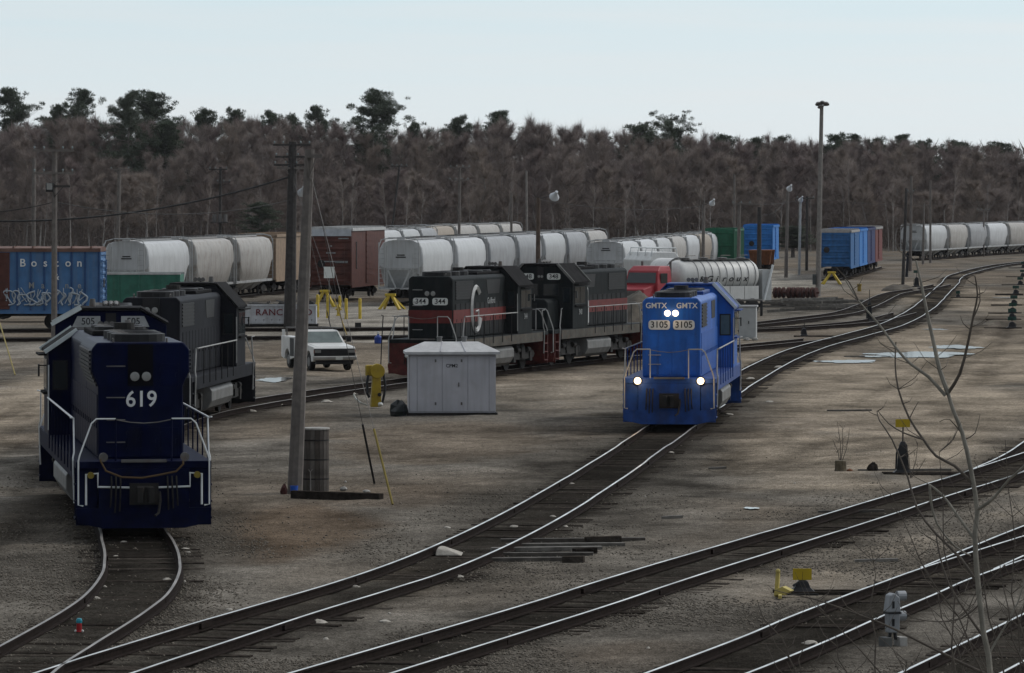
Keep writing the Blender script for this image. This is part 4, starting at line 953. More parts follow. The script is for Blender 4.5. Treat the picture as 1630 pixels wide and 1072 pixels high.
for k, (lb, mm, er) in enumerate(specs):
    T, body = make_boxcar(lb, mm, Ht=4.45, end_ribs=er, group='boxcar string by the light mast', roofm=mat('pale_roof', (.3, .29, .28), .7, rust=.3) if k in (0, 3) else None)
    place_on(T, Vector((p.x, p.y, 0)) + dv*(7.7+16.3*k), hb+180)
track('track under the boxcar string by the light mast', [Vector((p.x, p.y, 0)) - dv*6, Vector((p.x, p.y, 0)) + dv*40, Vector((p.x, p.y, 0)) + dv*80], rail_dull, seed=31)
# ------------------------------------------------------------------ utility poles, lamps, wires
def pole(label, base, top, w0, w1, m, name='utility_pole', group=None, lean=None, Y=None):
    """base/top in photo pixels; the base stands on the ground"""
    b = G(*base) if Y is None else Vector((at(base[0], 400, Y).x, Y, 0))
    t = at(top[0], top[1], b.y); t.z -= 0
    T = thing(name, label, 'pole', (b.x, b.y, 0), group=group); d = Vector((t.x-b.x, 0, t.z))
    s = FPX/b.y
    MB().tube([(0, 0, -.15), d*.33, d*.66, d], w0/s/2, 9, w1/s/2).build('pole_shaft', m, T, smooth=True)
    T['h'] = d.z; return T, d, s
def arm(T, d, s, ypx, x0, x1, m, ins=True, th=.11, dy=.16):
    """crossarm at photo row ypx reaching from column x0 to x1"""
    z = CAMH - (ypx-HOR)/s; b = T.location; a0 = (x0-CX)/s - b.x; a1 = (x1-CX)/s - b.x
    o = MB().bar((a0, -dy, z), (a1, -dy, z), th, th).build('crossarm', m, T)
    xm = d.x*z/d.z
    MB().bar((xm, -dy, z-.55), (a0+(xm-a0)*.45, -dy-.03, z-.04), .04, .03).build('arm_brace', m, T); MB().bar((xm, -dy, z-.55), (a1+(xm-a1)*.45, -dy-.03, z-.04), .04, .03).build('arm_brace', m, T)
    if ins:
        n_ = max(3, int(abs(a1-a0)/.42)); im = INS
        for k in range(n_):
            xx = a0+.08+(a1-a0-.16)*k/(n_-1)
            if abs(xx-xm) > .15: inst('insulator', im, T, (xx, -dy, z+th/2))
INS = MB().lathe([(.015, 0), (.015, .06), (.045, .06), (.05, .11), (.035, .15), (.01, .17)], 8).mesh('insulator', mat('insulator_glass', (.20, .24, .24), .2))
def lamp(T, d, s, px, py, big=1.0):
    """floodlight head on a short arm, at photo pixel"""
    b = T.location; x = (px-CX)/s - b.x; z = CAMH-(py-HOR)/s; xm = d.x*min(1, z/d.z)
    MB().tube([(xm, -.05, min(z-.25, d.z-.1)), (xm*.5+x*.5, -.12, z-.12), (x, -.2, z-.05)], .035, 6).build('lamp_bracket', steelw, T)
    big *= .8; l = MB().lathe([(.10, -.02), (.32*big, -.02), (.34*big, .04), (.28*big, .16), (.18*big, .36), (.11*big, .52), (.10*big, .7), (.03, .72)], 14)
    q = l.build('lamp_head', lamp_w, T, smooth=True); q.location = (x, -.2, z-.15); q.rotation_euler = (R(52), R(24), 0)
    MB().lathe([(.02, -.035), (.28*big, -.035), (.28*big, -.022), (.02, -.022)], 14).build('lamp_lens', lens_off, q)
PP = {}
PP[1] = pole('weathered grey pole beside the upright wooden tank', (469,785), (493,238), 25, 15, wood_pole)
T, d, s = PP[1]; arm(T, d, s, 249, 486, 513, wood_pole, False, .09)
PP[2] = pole('dark pole with three crossarms behind the grey pole', (461,521), (466,226), 20, 13, wood_dark)
T, d, s = PP[2]
for yy, a, b in ((231,435,495),(250,438,494),(263,436,492),(268,441,492)): arm(T, d, s, yy, a, b, wood_dark if yy != 268 else wood_pole)
lamp(T, d, s, 480, 304)
PP[3] = pole('grey pole with two crossarms and a square floodlight before the faded blue boxcar', (86,546), (87,242), 10, 8, wood_pole)
T, d, s = PP[3]
arm(T, d, s, 240, 53, 118, wood_pole); arm(T, d, s, 276, 53, 118, wood_pole); arm(T, d, s, 297, 84, 112, wood_dark, False)
z = CAMH-(298-HOR)/s; xo = (80-CX)/s - T.location.x
q = MB().box(xo-.2, xo+.2, -.42, -.14, z-.26, z+.22).build('floodlight', blackp, T, .02); MB().box(xo-.15, xo+.15, -.432, -.42, z-.14, z+.2).build('lens', lens_off, q)
def simple(label, base, top, w0, w1, m, arms=(), Y=None, lampat=None, group=None):
    T, d, s = pole(label, base, top, w0, w1, m, group=group, Y=Y)
    for a in arms: arm(T, d, s, *a, m, True, .1)
    if lampat: lamp(T, d, s, *lampat)
    return T, d, s
simple('plain grey pole standing behind the faded blue boxcar', (53,0), (54,252), 7, 6, wood_pole, Y=375)
simple('plain pole with a short crossarm above the left hopper row', (186,0), (190,268), 7, 6, wood_pole, ((270,176,206),), Y=425)
T6 = simple('dark pole with a transformer platform in front of the wood', (350,0), (351,266), 5, 4, wood_dark, ((270,333,362),(290,345,367)), Y=470)
T, d, s = T6; z = CAMH-(354-HOR)/s
MB().box(-.85, .75, -.4, .4, z-.06, z+.04).build('platform', wood_dark, T); 
for xx in (-.5, 0, .5): MB().cyl((xx, 0, z+.04), (xx, 0, z+.75), .2, n=10).build('transformer', steelw, T)
simple('leaning dark pole with one crossarm against the wood', (617,0), (636,263), 4, 3, wood_dark, ((265,623,648),), Y=540)
simple('pole with two pale crossarms against the wood', (730,0), (732,266), 5, 4, wood_pole, ((267,716,748),(287,715,746)), Y=500)
simple('tall thin pale pole behind the middle hopper row', (839,0), (838,272), 4, 3.4, wood_pale, Y=500)
simple('short pale pole beside the tall thin one behind the middle hoppers', (814,0), (814,308), 4, 4, wood_pole, Y=500)
PP[10] = simple('brown lamp pole with a white floodlight behind the charcoal engines', (856,486), (857,315), 8, 6.5, mat('brown_pole_wood', (.085, .062, .048), .9, var=.3), (), None, (882, 311, 1.35))
PP[11] = simple('lamp pole with a white floodlight before the dark green boxcar', (1119,452), (1120,325), 6, 5, wood_pole, (), None, (1133, 322))
simple('pole with one thin crossarm between the tanker and the dark green boxcar', (1175,458), (1177,322), 6.5, 5, wood_pole, ((325,1165,1195),))
simple('slim pole rising from behind the hoppers near the green boxcar', (1169,0), (1169,278), 4, 3.4, wood_pole, Y=560)
PP[13] = simple('dark pole with guy cables beside the rust-brown car', (1208,458), (1209,330), 8, 6.5, wood_dark)
PP[14] = simple('lamp pole with a white floodlight on the open pavement', (1251,442), (1254,305), 6, 4.5, wood_pole, (), None, (1256, 299, 1.1))
PP[15] = simple('pale metal lamp pole with a round white lamp', (1272,438), (1274,322), 4.6, 4, mat('galvanised_pole', (.33, .34, .34), .5, metal=.3), (), None, (1274, 317, .9))
PP[16] = simple('short dark pole with a crossarm beside the pale metal lamp pole', (1284,431), (1285,313), 5, 4, wood_dark, ((316,1268,1296),))
PP[17] = simple('tall grey light mast beside the rusty wheels', (1302,472), (1308,168), 9, 6, wood_pale)
T, d, s = PP[17]
for k, (xx, zz) in enumerate(((-.28, .12), (.05, .2), (.34, .12), (-.1, -.1))):
    q = MB().lathe([(.04, .12), (.16, .1), (.24, 0), (.25, -.06), (.02, -.05)], 12).build('floodlight', mat('grey_lamp', (.16, .155, .15), .6), T); q.location = (d.x+xx, -.18, d.z+zz); q.rotation_euler = (R(-25), R(20*(xx > 0)-10), 0)
MB().bar((d.x-.42, -.05, d.z-.02), (d.x+.42, -.05, d.z-.02), .08).build('crossarm', wood_pole, T)
MB().box(-.42, -.16, -.3, .05, .9, 1.7).build('meter_box', mat('dark_grey_box', (.05, .055, .055), .6), T)
simple('dark pole standing on a dirt heap by the far hoppers', (1437,455), (1443,300), 5.5, 4.5, wood_dark)
simple('short blackened pole stub by the far hoppers', (1443,441), (1446,404), 5, 4.5, blackp)
simple('grey pole with a bracket top by the far hoppers', (1449,432), (1451,280), 5, 4, wood_pole, ((306,1444,1455),))
simple('tall slim grey pole in front of the far hoppers', (1481,419), (1481,288), 4, 3, wood_pole)
simple('short slim grey pole in front of the far hoppers', (1469,421), (1471,324), 4, 3, wood_pole)
simple('thin far pole behind the hoppers on the curve', (1503,0), (1503,334), 3, 2.4, wood_pole, Y=640)
simple('thin far pole with a crossarm behind the hoppers on the curve', (1566,0), (1566,335), 2.6, 2.2, wood_pole, ((335,1555,1576),), Y=650)
def wire(label, pts, r=.018):
    tag(MB().tube(pts, r, 5).build('overhead_wire', wire_m), label, 'wire')
def sag(a, b, drop, n_=14):
    a, b = Vector(a), Vector(b); return [a + (b-a)*k/n_ - Vector((0, 0, drop*4*(k/n_)*(1-k/n_))) for k in range(n_+1)]
Y2 = PP[2][0].location.y; Y3 = PP[3][0].location.y
wire('thick black cable sagging leftward from the dark crossarm pole', sag(at(464, 281, Y2), at(-140, 345, Y2-8), 1.15), .055)
wire('thin wire from the floodlight pole toward the dark crossarm pole', sag(at(88, 322, Y3), at(464, 318, Y2), .75), .022)
wire('thin wire leading off from the floodlight pole past the yard edge', sag(at(86, 322, Y3), at(-120, 338, Y3), .3), .022)
Y10 = PP[10][0].location.y; Y11 = PP[11][0].location.y; Y14 = PP[14][0].location.y
wire('thin wire between the two floodlight poles behind the engines', sag(at(857, 318, Y10), at(1120, 328, Y11), .5), .015)
wire('thin wire from the lamp pole to the slim crossarm pole', sag(at(1177, 324, FPX/((458-HOR)/CAMH)), at(1285, 316, PP[16][0].location.y), .3), .015)
wire('drooping service wire hanging from the pavement lamp pole', sag(at(1252, 318, Y14), at(1210, 342, PP[13][0].location.y), .5), .015)
wire('long thin wire from the dark short pole toward the wood', sag(at(1285, 314, PP[16][0].location.y), at(1560, 322, 560), .6), .015)
# guy wires with guards
Y1 = PP[1][0].location.y
def guy(label, top, foot, m, frac, gname='guy_wire'):
    a = Vector(top); b = Vector(foot); T = thing('guy_wire', label, 'guy wire', b)
    MB().tube([a-b, (0, 0, 0)], .008, 5).build('wire_strand', steelw, T); k = (a-b)*frac; MB().tube([(0, 0, 0), k*.5, k], .032, 6).build('wire_guard', m, T)
guy('guy wire with black guard from the grey pole', at(494, 262, Y1), G(596,770), blackp, .19)
guy('guy wire with yellow guard from the grey pole', at(494, 275, Y1), G(625,803), mat('dull_yellow', (.22, .17, .04), .7), .22)
guy('guy wire with dark guard beside the yellow bollards', at(466, 262, Y2), G(527,524), blackp, .11)
guy('guy wire with yellow-brown guard beside the yellow bollards', at(466, 285, Y2), G(552,533), mat('yellow_brown', (.22, .15, .03), .7), .22)
guy('guy wire with yellow guard beside the far yard tracks', at(-40, 380, 250), G(24,597), mat('dull_yellow', (.22, .17, .04), .7), .35)
# ------------------------------------------------------------------ sheds, cabinet, bin
lav = mat('pale_shed_paint', (.44, .44, .465), .6, var=.1, scale=1.2, streak=.4, streakcol=(.27, .25, .24), rust=.12, rustcol=(.18, .13, .10))
shr = mat('shed_roof_paint', (.46, .46, .46), .6, var=.1, scale=2, streak=.2)
p = G(718, 661); T = thing('utility_shed', 'pale panelled metal shed stencilled CPM2 with hipped roof', 'shed', (p.x, p.y+.9, 0), R(3))
w, dp, hh = 1.5, .9, 2.12
MB().box(-w, w, -dp, dp, .08, hh).build('wall', lav, T); MB().box(-w-.08, w+.08, -dp-.08, dp+.08, -.05, .08).build('base_skid', grime, T)
pn = [(-w, -w+.26), (-w+.27, -w+1.14), (-w+1.15, -w+2.03), (-w+2.04, w-.22), (w-.21, w)]
for a, b in pn: MB().box(a+.006, b-.006, -dp-.022, -dp, .12, hh-.02).build('panel', lav, T, .008)
for a, b in ((-dp, 0), (.01, dp)): 
    for sg in (-1, 1): MB().box(min(sg*w, sg*(w+.02)), max(sg*w, sg*(w+.02)), a+.006, b-.006, .12, hh-.02).build('panel', lav, T, .008)
r = MB().loft([[(-w-.16, -dp-.16, hh), (w+.16, -dp-.16, hh), (w+.16, dp+.16, hh), (-w-.16, dp+.16, hh)], [(-w-.16, -dp-.16, hh+.09), (w+.16, -dp-.16, hh+.09), (w+.16, dp+.16, hh+.09), (-w-.16, dp+.16, hh+.09)], [(-w+.55, -.12, hh+.42), (w-.55, -.12, hh+.42), (w-.55, .12, hh+.42), (-w+.55, .12, hh+.42)]]).build('roof', shr, T)
for xx in (-.42, .45): MB().bar((xx, -dp-.155, hh+.10), (xx*.75, -.12, hh+.43), .03, .03).build('roof_seam', lav, r)
for xx in (-.42, .45): MB().lathe([(.02, 0), (.09, 0), (.09, .16), (.11, .16), (.11, .2), (.02, .2)], 10, (xx, 0, hh+.40)).build('roof_vent', tank_g, r)
for xx in (-.60, -.33):
    for z in (.35, 1.85): MB().box(xx-.02 if xx < -.5 else xx+.62, xx+.04 if xx < -.5 else xx+.68, -dp-.035, -dp-.02, z, z+.1).build('hinge', steelw, T)
MB().box(.20, .24, -dp-.05, -dp-.02, 1.0, 1.14).build('door_handle', steelw, T)
lettering(T, 'CPM2', .17, (-.02, -dp-.026, 1.72), (0, -1, 0), bletter, 1.0)
MB().ball((-w-.1, -dp-.1, hh-.05), .07, 8).build('lamp', board, T)
tarp = mat('dark_tarpaulin', (.012, .016, .015), .5, var=.3)
p = G(634, 661); tag(MB().rock((p.x, p.y, 0), .35, .5, .55).build('tarpaulin_heap', tarp), 'crumpled dark tarpaulin heaped at the corner of the pale shed', 'tarpaulin')
p = G(1191, 541); T = thing('relay_cabinet', 'pale grey electrical cabinet standing beside the blue engine', 'cabinet', (p.x, p.y+.3, 0), R(-8))
MB().box(-.46, .46, -.35, .35, .05, 1.75).build('housing', mat('pale_cabinet', (.36, .37, .37), .55, var=.08), T, .02); MB().box(-.52, .52, -.41, .41, 1.76, 1.84).build('lid', shr, T); MB().box(-.42, -.02, -.362, -.35, .15, 1.68).build('door', mat('pale_cabinet', (.36,)*3), T); MB().box(.02, .42, -.362, -.35, .15, 1.68).build('door', mat('pale_cabinet', (.36,)*3), T); MB().box(.05, .1, -.39, -.362, .85, 1.0).build('handle', blackp, T)
for xx in (-.2, .25): tag(MB().rock((p.x+xx+.1, p.y-.3, 0), .2, .15, .14).build('stone', concrete), 'dark stones at the foot of the grey cabinet', 'stone', 'stones at the cabinet')
# white lettered bin
binw = mat('white_bin_paint', (.50, .51, .53), .6, var=.12, streak=.35, streakcol=(.22, .18, .15), rust=.2)
p = G(503, 520); s = (520-HOR)/CAMH; Lb = (503-378)/s; T = thing('scrap_bin', 'white ribbed open bin with red letters, filled with scrap', 'bin', (p.x-Lb/2, p.y+1.0, 0), R(1))
b = MB(); hb2 = Lb/2; b.box(-hb2, hb2, -1.0, -.95, .18, 1.22); b.box(-hb2, hb2, .95, 1.0, .18, 1.22); b.box(-hb2, -hb2+.05, -.95, .95, .18, 1.22); b.box(hb2-.05, hb2, -.95, .95, .18, 1.22); b.box(-hb2, hb2, -.95, .95, .14, .2); b.build('tub', binw, T)
k = hb2-.04
while k > -hb2: MB().box(k-.03, k+.03, -1.07, -1.0, .18, 1.2).build('rib', binw, T); k -= .47
MB().box(-hb2-.04, hb2+.04, -1.08, -.94, 1.2, 1.3).build('top_rail', binw, T); MB().box(-hb2-.1, hb2+.1, -.9, .9, .0, .14).build('skid', grime, T)
redl = mat('red_lettering', (.13, .02, .025), .6)
for ch_, px in zip('RANCELD', (411, 421.5, 433, 444.5, 456, 474, 491)): lettering(T, ch_, .52, (hb2-(503-px)/s, -1.075, .82), (0, -1, 0), redl, 1.1)
for k in range(9): lettering(T, '7', .16, (hb2-.28-.47*k, -1.012, .36), (0, -1, 0), bletter)
rd = random.Random(3)
for k in range(12): MB().rock((-hb2+.3+k*(2*hb2-.6)/11, rd.uniform(-.6, .2), 1.15), .25, .25, rd.uniform(.15, .35), rd).build('scrap_lump', grime, T)
for k in range(9): MB().bar((rd.uniform(-hb2+.2, hb2-.2), rd.uniform(-.7, .4), 1.1), (rd.uniform(-hb2+.2, hb2-.2), rd.uniform(-.7, .4), rd.uniform(1.3, 1.55)), .07).build('scrap_strip', steelw, T)
# ------------------------------------------------------------------ yellow posts, bumpers, signs
def bumper(label, px, py, wpx, hpx, rz):
    p = G(px, py); s = (py-HOR)/CAMH; w = wpx/s/2; h = hpx/s; T = thing('track_bumper', label, 'bumper', (p.x, p.y, 0), rz)
    for sg in (-1, 1):
        MB().bar((sg*w, -.25, .0), (sg*w*.16, .1, h), .17).build('leg', yellow, T); MB().bar((sg*w*1.02, 1.5, .0), (sg*w*.16, .16, h-.05), .13).build('brace', yellow, T)
    MB().box(-.36, .36, -.02, .26, h-.03, h+.14).build('striker', yellow, T, .02)
bumper('yellow A-frame track bumper in front of the tall red boxcar', 517, 489, 30, 24, 0)
bumper('yellow A-frame track bumper in front of the braced hopper end', 621, 493, 33, 22, R(-10))
bumper('yellow A-frame track bumper in front of the worn blue boxcar', 1324, 453, 28, 18, 0)
for k, (px, y0, y1, lb) in enumerate(((505.6, 505, 469, 'yellow steel bollard closest to the lettered white bin'), (521.7, 507, 471, 'yellow steel bollard behind the dark guy guard'), (541, 489, 471, 'yellow steel bollard just behind the yellow hydrant'), (551, 508, 475, 'yellow steel bollard between the hydrant and the last bollard'), (573, 508, 475, 'yellow steel bollard standing alone at the end of the row'))):
    p = G(px, y0); s = (y0-HOR)/CAMH; h = (y0-y1)/s
    tag(MB().lathe([(.10, -.05), (.10, h-.05), (.075, h-.01), (.02, h)], 12, (p.x, p.y, 0)).build('bollard', yellow, None, smooth=True), lb, 'bollard', 'yellow bollards')
p = G(539, 503); T = thing('fire_hydrant', 'yellow fire hydrant among the bollards', 'hydrant', (p.x, p.y, 0))
MB().lathe([(.16, 0), (.16, .05), (.11, .07), (.11, .5), (.14, .52), (.14, .56), (.11, .6), (.06, .72), (.03, .78)], 12).build('barrel', yellow, T, smooth=True)
for sg in (-1, 1): MB().cyl((sg*.08, 0, .42), (sg*.2, 0, .42), .06, n=10).build('nozzle', yellow, T)
p = G(524, 509); s = (509-HOR)/CAMH; T = thing('yard_sign', 'square white sign on a thin post before the tall red boxcar', 'sign', (p.x, p.y+.05, 0))
MB().cyl((0, 0, 0), (0, 0, 84/s), .03, n=8).build('post', steelw, T); MB().box(-.33, .33, -.05, -.03, 66/s, 84/s).build('sign_panel', board, T)
p = G(1368, 464); tag(MB().lathe([(.16, -.02), (.16, .45), (.19, .46), (.19, .6), (.02, .62)], 10, (p.x, p.y, 0)).build('marker_post', mat('yellow_brown', (.22, .15, .03))), 'short yellow capped post near the far boxcar string', 'post')
p = G(606, 584); T = thing('steel_rod', 'thin dark steel rod standing behind the yellow hose stand', 'rod', (p.x, p.y, 0)); MB().tube([(0, 0, 0), (.05, 0, 1.2), (.11, 0, 2.3), (.02, 0, 2.32)], .028, 6).build('shaft', grime, T)
p = G(602, 547); T = thing('blue_jug', 'blue plastic jug beside the far yard track', 'jug', (p.x, p.y, 0)); blj = mat('blue_plastic', (.012, .04, .22), .5); MB().lathe([(.18, 0), (.2, .03), (.2, .32), (.12, .40), (.05, .44), (.05, .5), (.01, .5)], 12).build('body', blj, T); MB().cyl((0, 0, .5), (0, 0, .62), .05, n=8).build('cap', board, T)
p = G(570, 522); tag(MB().box(p.x-.18, p.x+.18, p.y-.12, p.y+.12, 0, .3).build('crate', grime, None, .02), 'small black crate lying on the pale ground by the guy guards', 'crate')
# yellow hose stand
p = G(598, 648); T = thing('hose_stand', 'yellow steel hose stand with black hoses beside the pale shed', 'hose stand', (p.x, p.y, 0), R(8))
yd = mat('dark_yellow_paint', (.33, .23, .02), .6, var=.2, rust=.3)
MB().prism([(-.19, 0), (.19, 0), (.17, 1.15), (-.12, 1.15)], -.15, .15, 'y').build('column', yd, T, .02)
MB().box(-.36, .12, -.08, .3, 1.12, 1.52).build('hose_reel_box', yd, T, .04); q = MB().cyl((.05, -.18, 1.3), (.05, .12, 1.3), .27, n=18); q.build('reel_drum', yd, T, .02)
MB().tube([(-.28, -.1, 1.15), (-.33, -.15, .9), (-.32, -.2, .5), (-.25, -.2, .35)], .05, 8).build('hose', blackp, T); MB().tube([(.28, -.1, 1.2), (.33, -.15, .8), (.30, -.2, .5), (.22, -.22, .15)], .045, 8).build('hose', blackp, T)
MB().cyl((.12, -.19, .45), (.12, -.15, .45), .07, n=10).build('valve', grime, T); MB().cyl((.15, -.25, .06), (.15, -.2, .14), .09, n=10).build('pipe_cap', board, T)
a = G(585, 647); b = G(566, 630)
tag(MB().tube([(a.x, a.y, .04), (a.x-.25, a.y, .12), (a.x-.45, a.y+.3, .28), (a.x-.52, a.y+.4, .42)], .03, 6).build('hose_end', mat('pale_hose', (.35, .36, .33), .6)), 'pale hose end curling up from the foot of the yellow hose stand', 'hose')
# ------------------------------------------------------------------ upright wooden tank, bucket, beam, shovel
stv = mat('weathered_staves', (.060, .050, .043), .9, var=.5, scale=3, rand=1.0, randcol=(.12, .11, .10), streak=.5, streakcol=(.02, .018, .016), bump=.4, bscale=25)
p = G(501, 783); T = thing('wooden_tank', 'tall weathered wooden tub with a pale rim beside the grey pole', 'tank', (p.x, p.y+.35, 0))
MB().lathe([(.30, .02), (.322, .02), (.322, 1.58), (.30, 1.58)], 18).build('lining', grime, T)
for k in range(18):
    a = 2*math.pi*k/18; q = MB().box(-.056, .056, -.02, .02, .0, 1.6-random.uniform(0, .03)).build('stave', stv, T); q.location = (.33*math.cos(a), .33*math.sin(a), 0); q.rotation_euler = (0, 0, a+math.pi/2)
for z in (.3, .8, 1.3): MB().lathe([(.350, z), (.358, z), (.358, z+.04), (.350, z+.04)], 24).build('hoop', grime, T)
MB().lathe([(.02, 1.59), (.37, 1.59), (.38, 1.61), (.37, 1.64), (.30, 1.645), (.02, 1.63)], 22).build('rim_lid', concrete, T)
p = G(494, 786); T = thing('shovel', 'wooden-handled shovel leaning against the weathered tub', 'shovel', (p.x, p.y-.02, 0)); MB().tube([(.01, 0, .02), (0, .06, .55)], .014, 6).build('handle', wood_pale, T); MB().tube([(-.05, .06, .62), (0, .06, .55), (.05, .06, .62)], .012, 5).build('grip', wood_pale, T)
p = G(468, 787); T = thing('blue_bucket', 'bright blue plastic bucket at the foot of the grey pole', 'bucket', (p.x, p.y, 0)); MB().lathe([(.07, 0), (.085, .0), (.105, .2), (.11, .2), (.11, .215), (.10, .215), (.075, .01), (.02, .01)], 14).build('pail', mat('bright_blue_plastic', (.02, .09, .42), .4), T); MB().tube([(-.105, 0, .2), (-.06, -.05, .12), (0, -.11, .1), (.06, -.05, .12), (.105, 0, .2)], .006, 5).build('bail', steelw, T)
p = G(452, 786); tag(MB().rock((p.x, p.y, 0), .10, .12, .24).build('rusty_lump', mat('dark_red_rust', (.06, .02, .018), .8)), 'dark red rusty lump at the foot of the grey pole', 'scrap')
a, b = G(466, 791), G(607, 796); tag(MB().bar((a.x, a.y, .06), (b.x, b.y, .06), .22, .2).build('timber_beam', tie_m, None, .01), 'long dark timber lying in front of the weathered tub', 'timber')
for px, py, sx, sz in ((547, 780, .11, .09), (550, 768, .04, .04), (583, 783, .12, .05)):
    p = G(px, py); tag(MB().rock((p.x, p.y, 0), sx, .1, sz).build('stone', concrete), 'pale stones on the ground beside the weathered tub', 'stone', 'stones by the tub')
# ------------------------------------------------------------------ pickup
pw = mat('white_truck_paint', (.62, .62, .60), .35, var=.06, scale=2, streak=.15)
p = G(533, 591); T = thing('pickup_truck', 'white service pickup with tool boxes parked beside the grey pole', 'pickup', (p.x, p.y, 0), R(-90+17))
# local +x = forward; built with the front bumper at x=0
m = MB()
def pk(n_, mb, mm, par=None, bev=.0, **k): return mb.build(n_, mm, par or T, bev, **k)
# front clip with wheel arches in profile
def side_profile(pts, y0, y1): return MB().prism(pts, y0, y1, 'y')
def arch(cx_, r, n_=7, z=.40): return [(cx_ + r*math.cos(R(t)), z + r*math.sin(R(t))) for t in np.linspace(180, 0, n_)] if False else [(cx_ - r*math.cos(R(t)), z + r*math.sin(R(t))) for t in np.linspace(0, 180, n_)]
prof = [(-1.75, .42)] + arch(-.95, .47) + [(-.12, .42), (-.06, .55), (-.06, 1.00), (-.15, 1.06), (-1.55, 1.16), (-1.75, 1.16)]
pk('front_body', side_profile(prof, -.95, .95), pw, bev=.03)
pk('hood', MB().prism([(-1.55, 1.155), (-.17, 1.055), (-.17, 1.075), (-1.55, 1.185)], -.80, .80, 'y'), pw, bev=.02)
cabp = MB(); cabp.loft([[(-3.15, -.95, .45), (-1.75, -.95, .45), (-1.75, .95, .45), (-3.15, .95, .45)], [(-3.15, -.95, 1.16), (-1.75, -.95, 1.16), (-1.75, .95, 1.16), (-3.15, .95, 1.16)], [(-3.08, -.76, 1.70), (-2.28, -.76, 1.70), (-2.28, .76, 1.70), (-3.08, .76, 1.70)], [(-3.02, -.70, 1.75), (-2.36, -.70, 1.75), (-2.36, .70, 1.75), (-3.02, .70, 1.75)]])
cab = pk('cab', cabp, pw, bev=.03)
ws = MB().add([(-1.80, -.84, 1.19), (-1.80, .84, 1.19), (-2.245, .70, 1.655), (-2.245, -.70, 1.655)], [(0, 1, 2, 3)]); ws.v = [(x+.022, y, z+.018) for x, y, z in ws.v]; pk('windshield', ws, mat('windshield_glass', (.10, .13, .12), .08, var=.2, spec=.8), cab)
for sg in (-1, 1):
    q = MB().add([(-3.05, sg*.938, 1.2), (-1.95, sg*.938, 1.2), (-2.36, sg*.772, 1.66), (-3.02, sg*.772, 1.66)], [(0, 1, 2, 3) if sg < 0 else (3, 2, 1, 0)]); q.v = [(x, y+sg*.014, z) for x, y, z in q.v]; pk('side_window', q, glass, cab)
    pk('door', MB().box(-2.98, -1.82, min(sg*.95, sg*.962), max(sg*.95, sg*.962), .52, 1.12), pw, cab)
    mi = pk('mirror', MB().box(-1.98, -1.88, min(sg*1.05, sg*1.25), max(sg*1.05, sg*1.25), 1.22, 1.42), blackp); pk('mirror_arm', MB().tube([(-1.92, sg*.95, 1.2), (-1.92, sg*1.08, 1.26)], .015, 5), blackp, mi)
    hl_ = pk('headlight', MB().box(-.062, -.035, min(sg*.62, sg*.90), max(sg*.62, sg*.90), .80, .93), lens_off); pk('turn_signal', MB().box(-.062, -.04, min(sg*.905, sg*.945), max(sg*.905, sg*.945), .78, .93), mat('amber_lens', (.30, .07, .03), .3), hl_)
g = pk('grille', MB().box(-.065, -.04, -.93, .93, .64, .97), blackp); 
for z in (.70, .76, .82, .88): pk('grille_bar', MB().box(-.075, -.065, -.56, .56, z-.008, z+.008), grime, g)
lettering(g, 'GMC', .12, (-.062, 0, .81), (1, 0, 0), mat('badge_red', (.22, .07, .03), .5), 1.2, depth=.018)
pk('front_bumper', MB().prism([(-.10, .48), (.05, .48), (.07, .52), (.07, .62), (.04, .66), (-.10, .66)], -.98, .98, 'y'), mat('chrome_bumper', (.32, .31, .29), .35, metal=.5), bev=.015); pk('licence_plate', MB().box(.07, .08, .02, .34, .49, .63), board)
pk('air_dam', MB().box(-.2, -.02, -.85, .85, .30, .47), blackp)
pk('chassis', MB().box(-5.4, -.3, -.45, .45, .38, .55), grime)
# service body: tool boxes each side
for sg in (-1, 1):
    y0, y1 = (sg*.55, sg*1.0); prof = [(-5.55, .50)] + arch(-4.5, .48) + [(-3.25, .50), (-3.25, 1.42), (-5.55, 1.42)]
    bx = pk('tool_box', side_profile(prof, min(y0, y1), max(y0, y1)), pw, bev=.015)
    for x0, x1, z0 in ((-3.95, -3.30, .56), (-4.98, -4.02, .94), (-5.5, -5.04, .56)): pk('compartment_door', MB().box(x0, x1, min(sg*1.0, sg*1.014), max(sg*1.0, sg*1.014), z0, 1.36), pw if x0 != -3.95 or sg > 0 else blackp, bx)
pk('bed_floor', MB().box(-5.5, -3.2, -.56, .56, .60, .7), pw); pk('rear_bumper', MB().box(-5.75, -5.55, -.9, .9, .45, .58), blackp)
rk = MB()
for x in (-5.3, -3.4): 
    for sg in (-1, 1): rk.bar((x, sg*.8, 1.42), (x, sg*.8, 1.80), .05)
    rk.bar((x, -.8, 1.80), (x, .8, 1.80), .05)
for sg in (-1, 1): rk.bar((-5.4, sg*.8, 1.80), (-2.0, sg*.8, 1.84), .05)
pk('ladder_rack', rk, steelw); pk('tailgate_post', MB().box(-5.5, -5.4, -.98, -.85, 1.42, 1.7), pw)
tm = MB().lathe([(.15, -.11), (.36, -.11), (.39, -.07), (.39, .07), (.36, .11), (.15, .11)], 20); tm.v = [(x, z, y) for x, y, z in tm.v]; tme = tm.mesh('tyre', tyre, True)
rm = MB().lathe([(.02, -.10), (.21, -.09), (.22, .09), (.06, .06), (.02, .07)], 14); rm.v = [(x, z, y) for x, y, z in rm.v]; rme = rm.mesh('rim', tank_g, True)
for x in (-.95, -4.5):
    for sg in (-1, 1): w_ = inst('wheel', tme, T, (x, sg*.82, .39)); inst('rim', rme, w_, (0, sg*.03, 0))

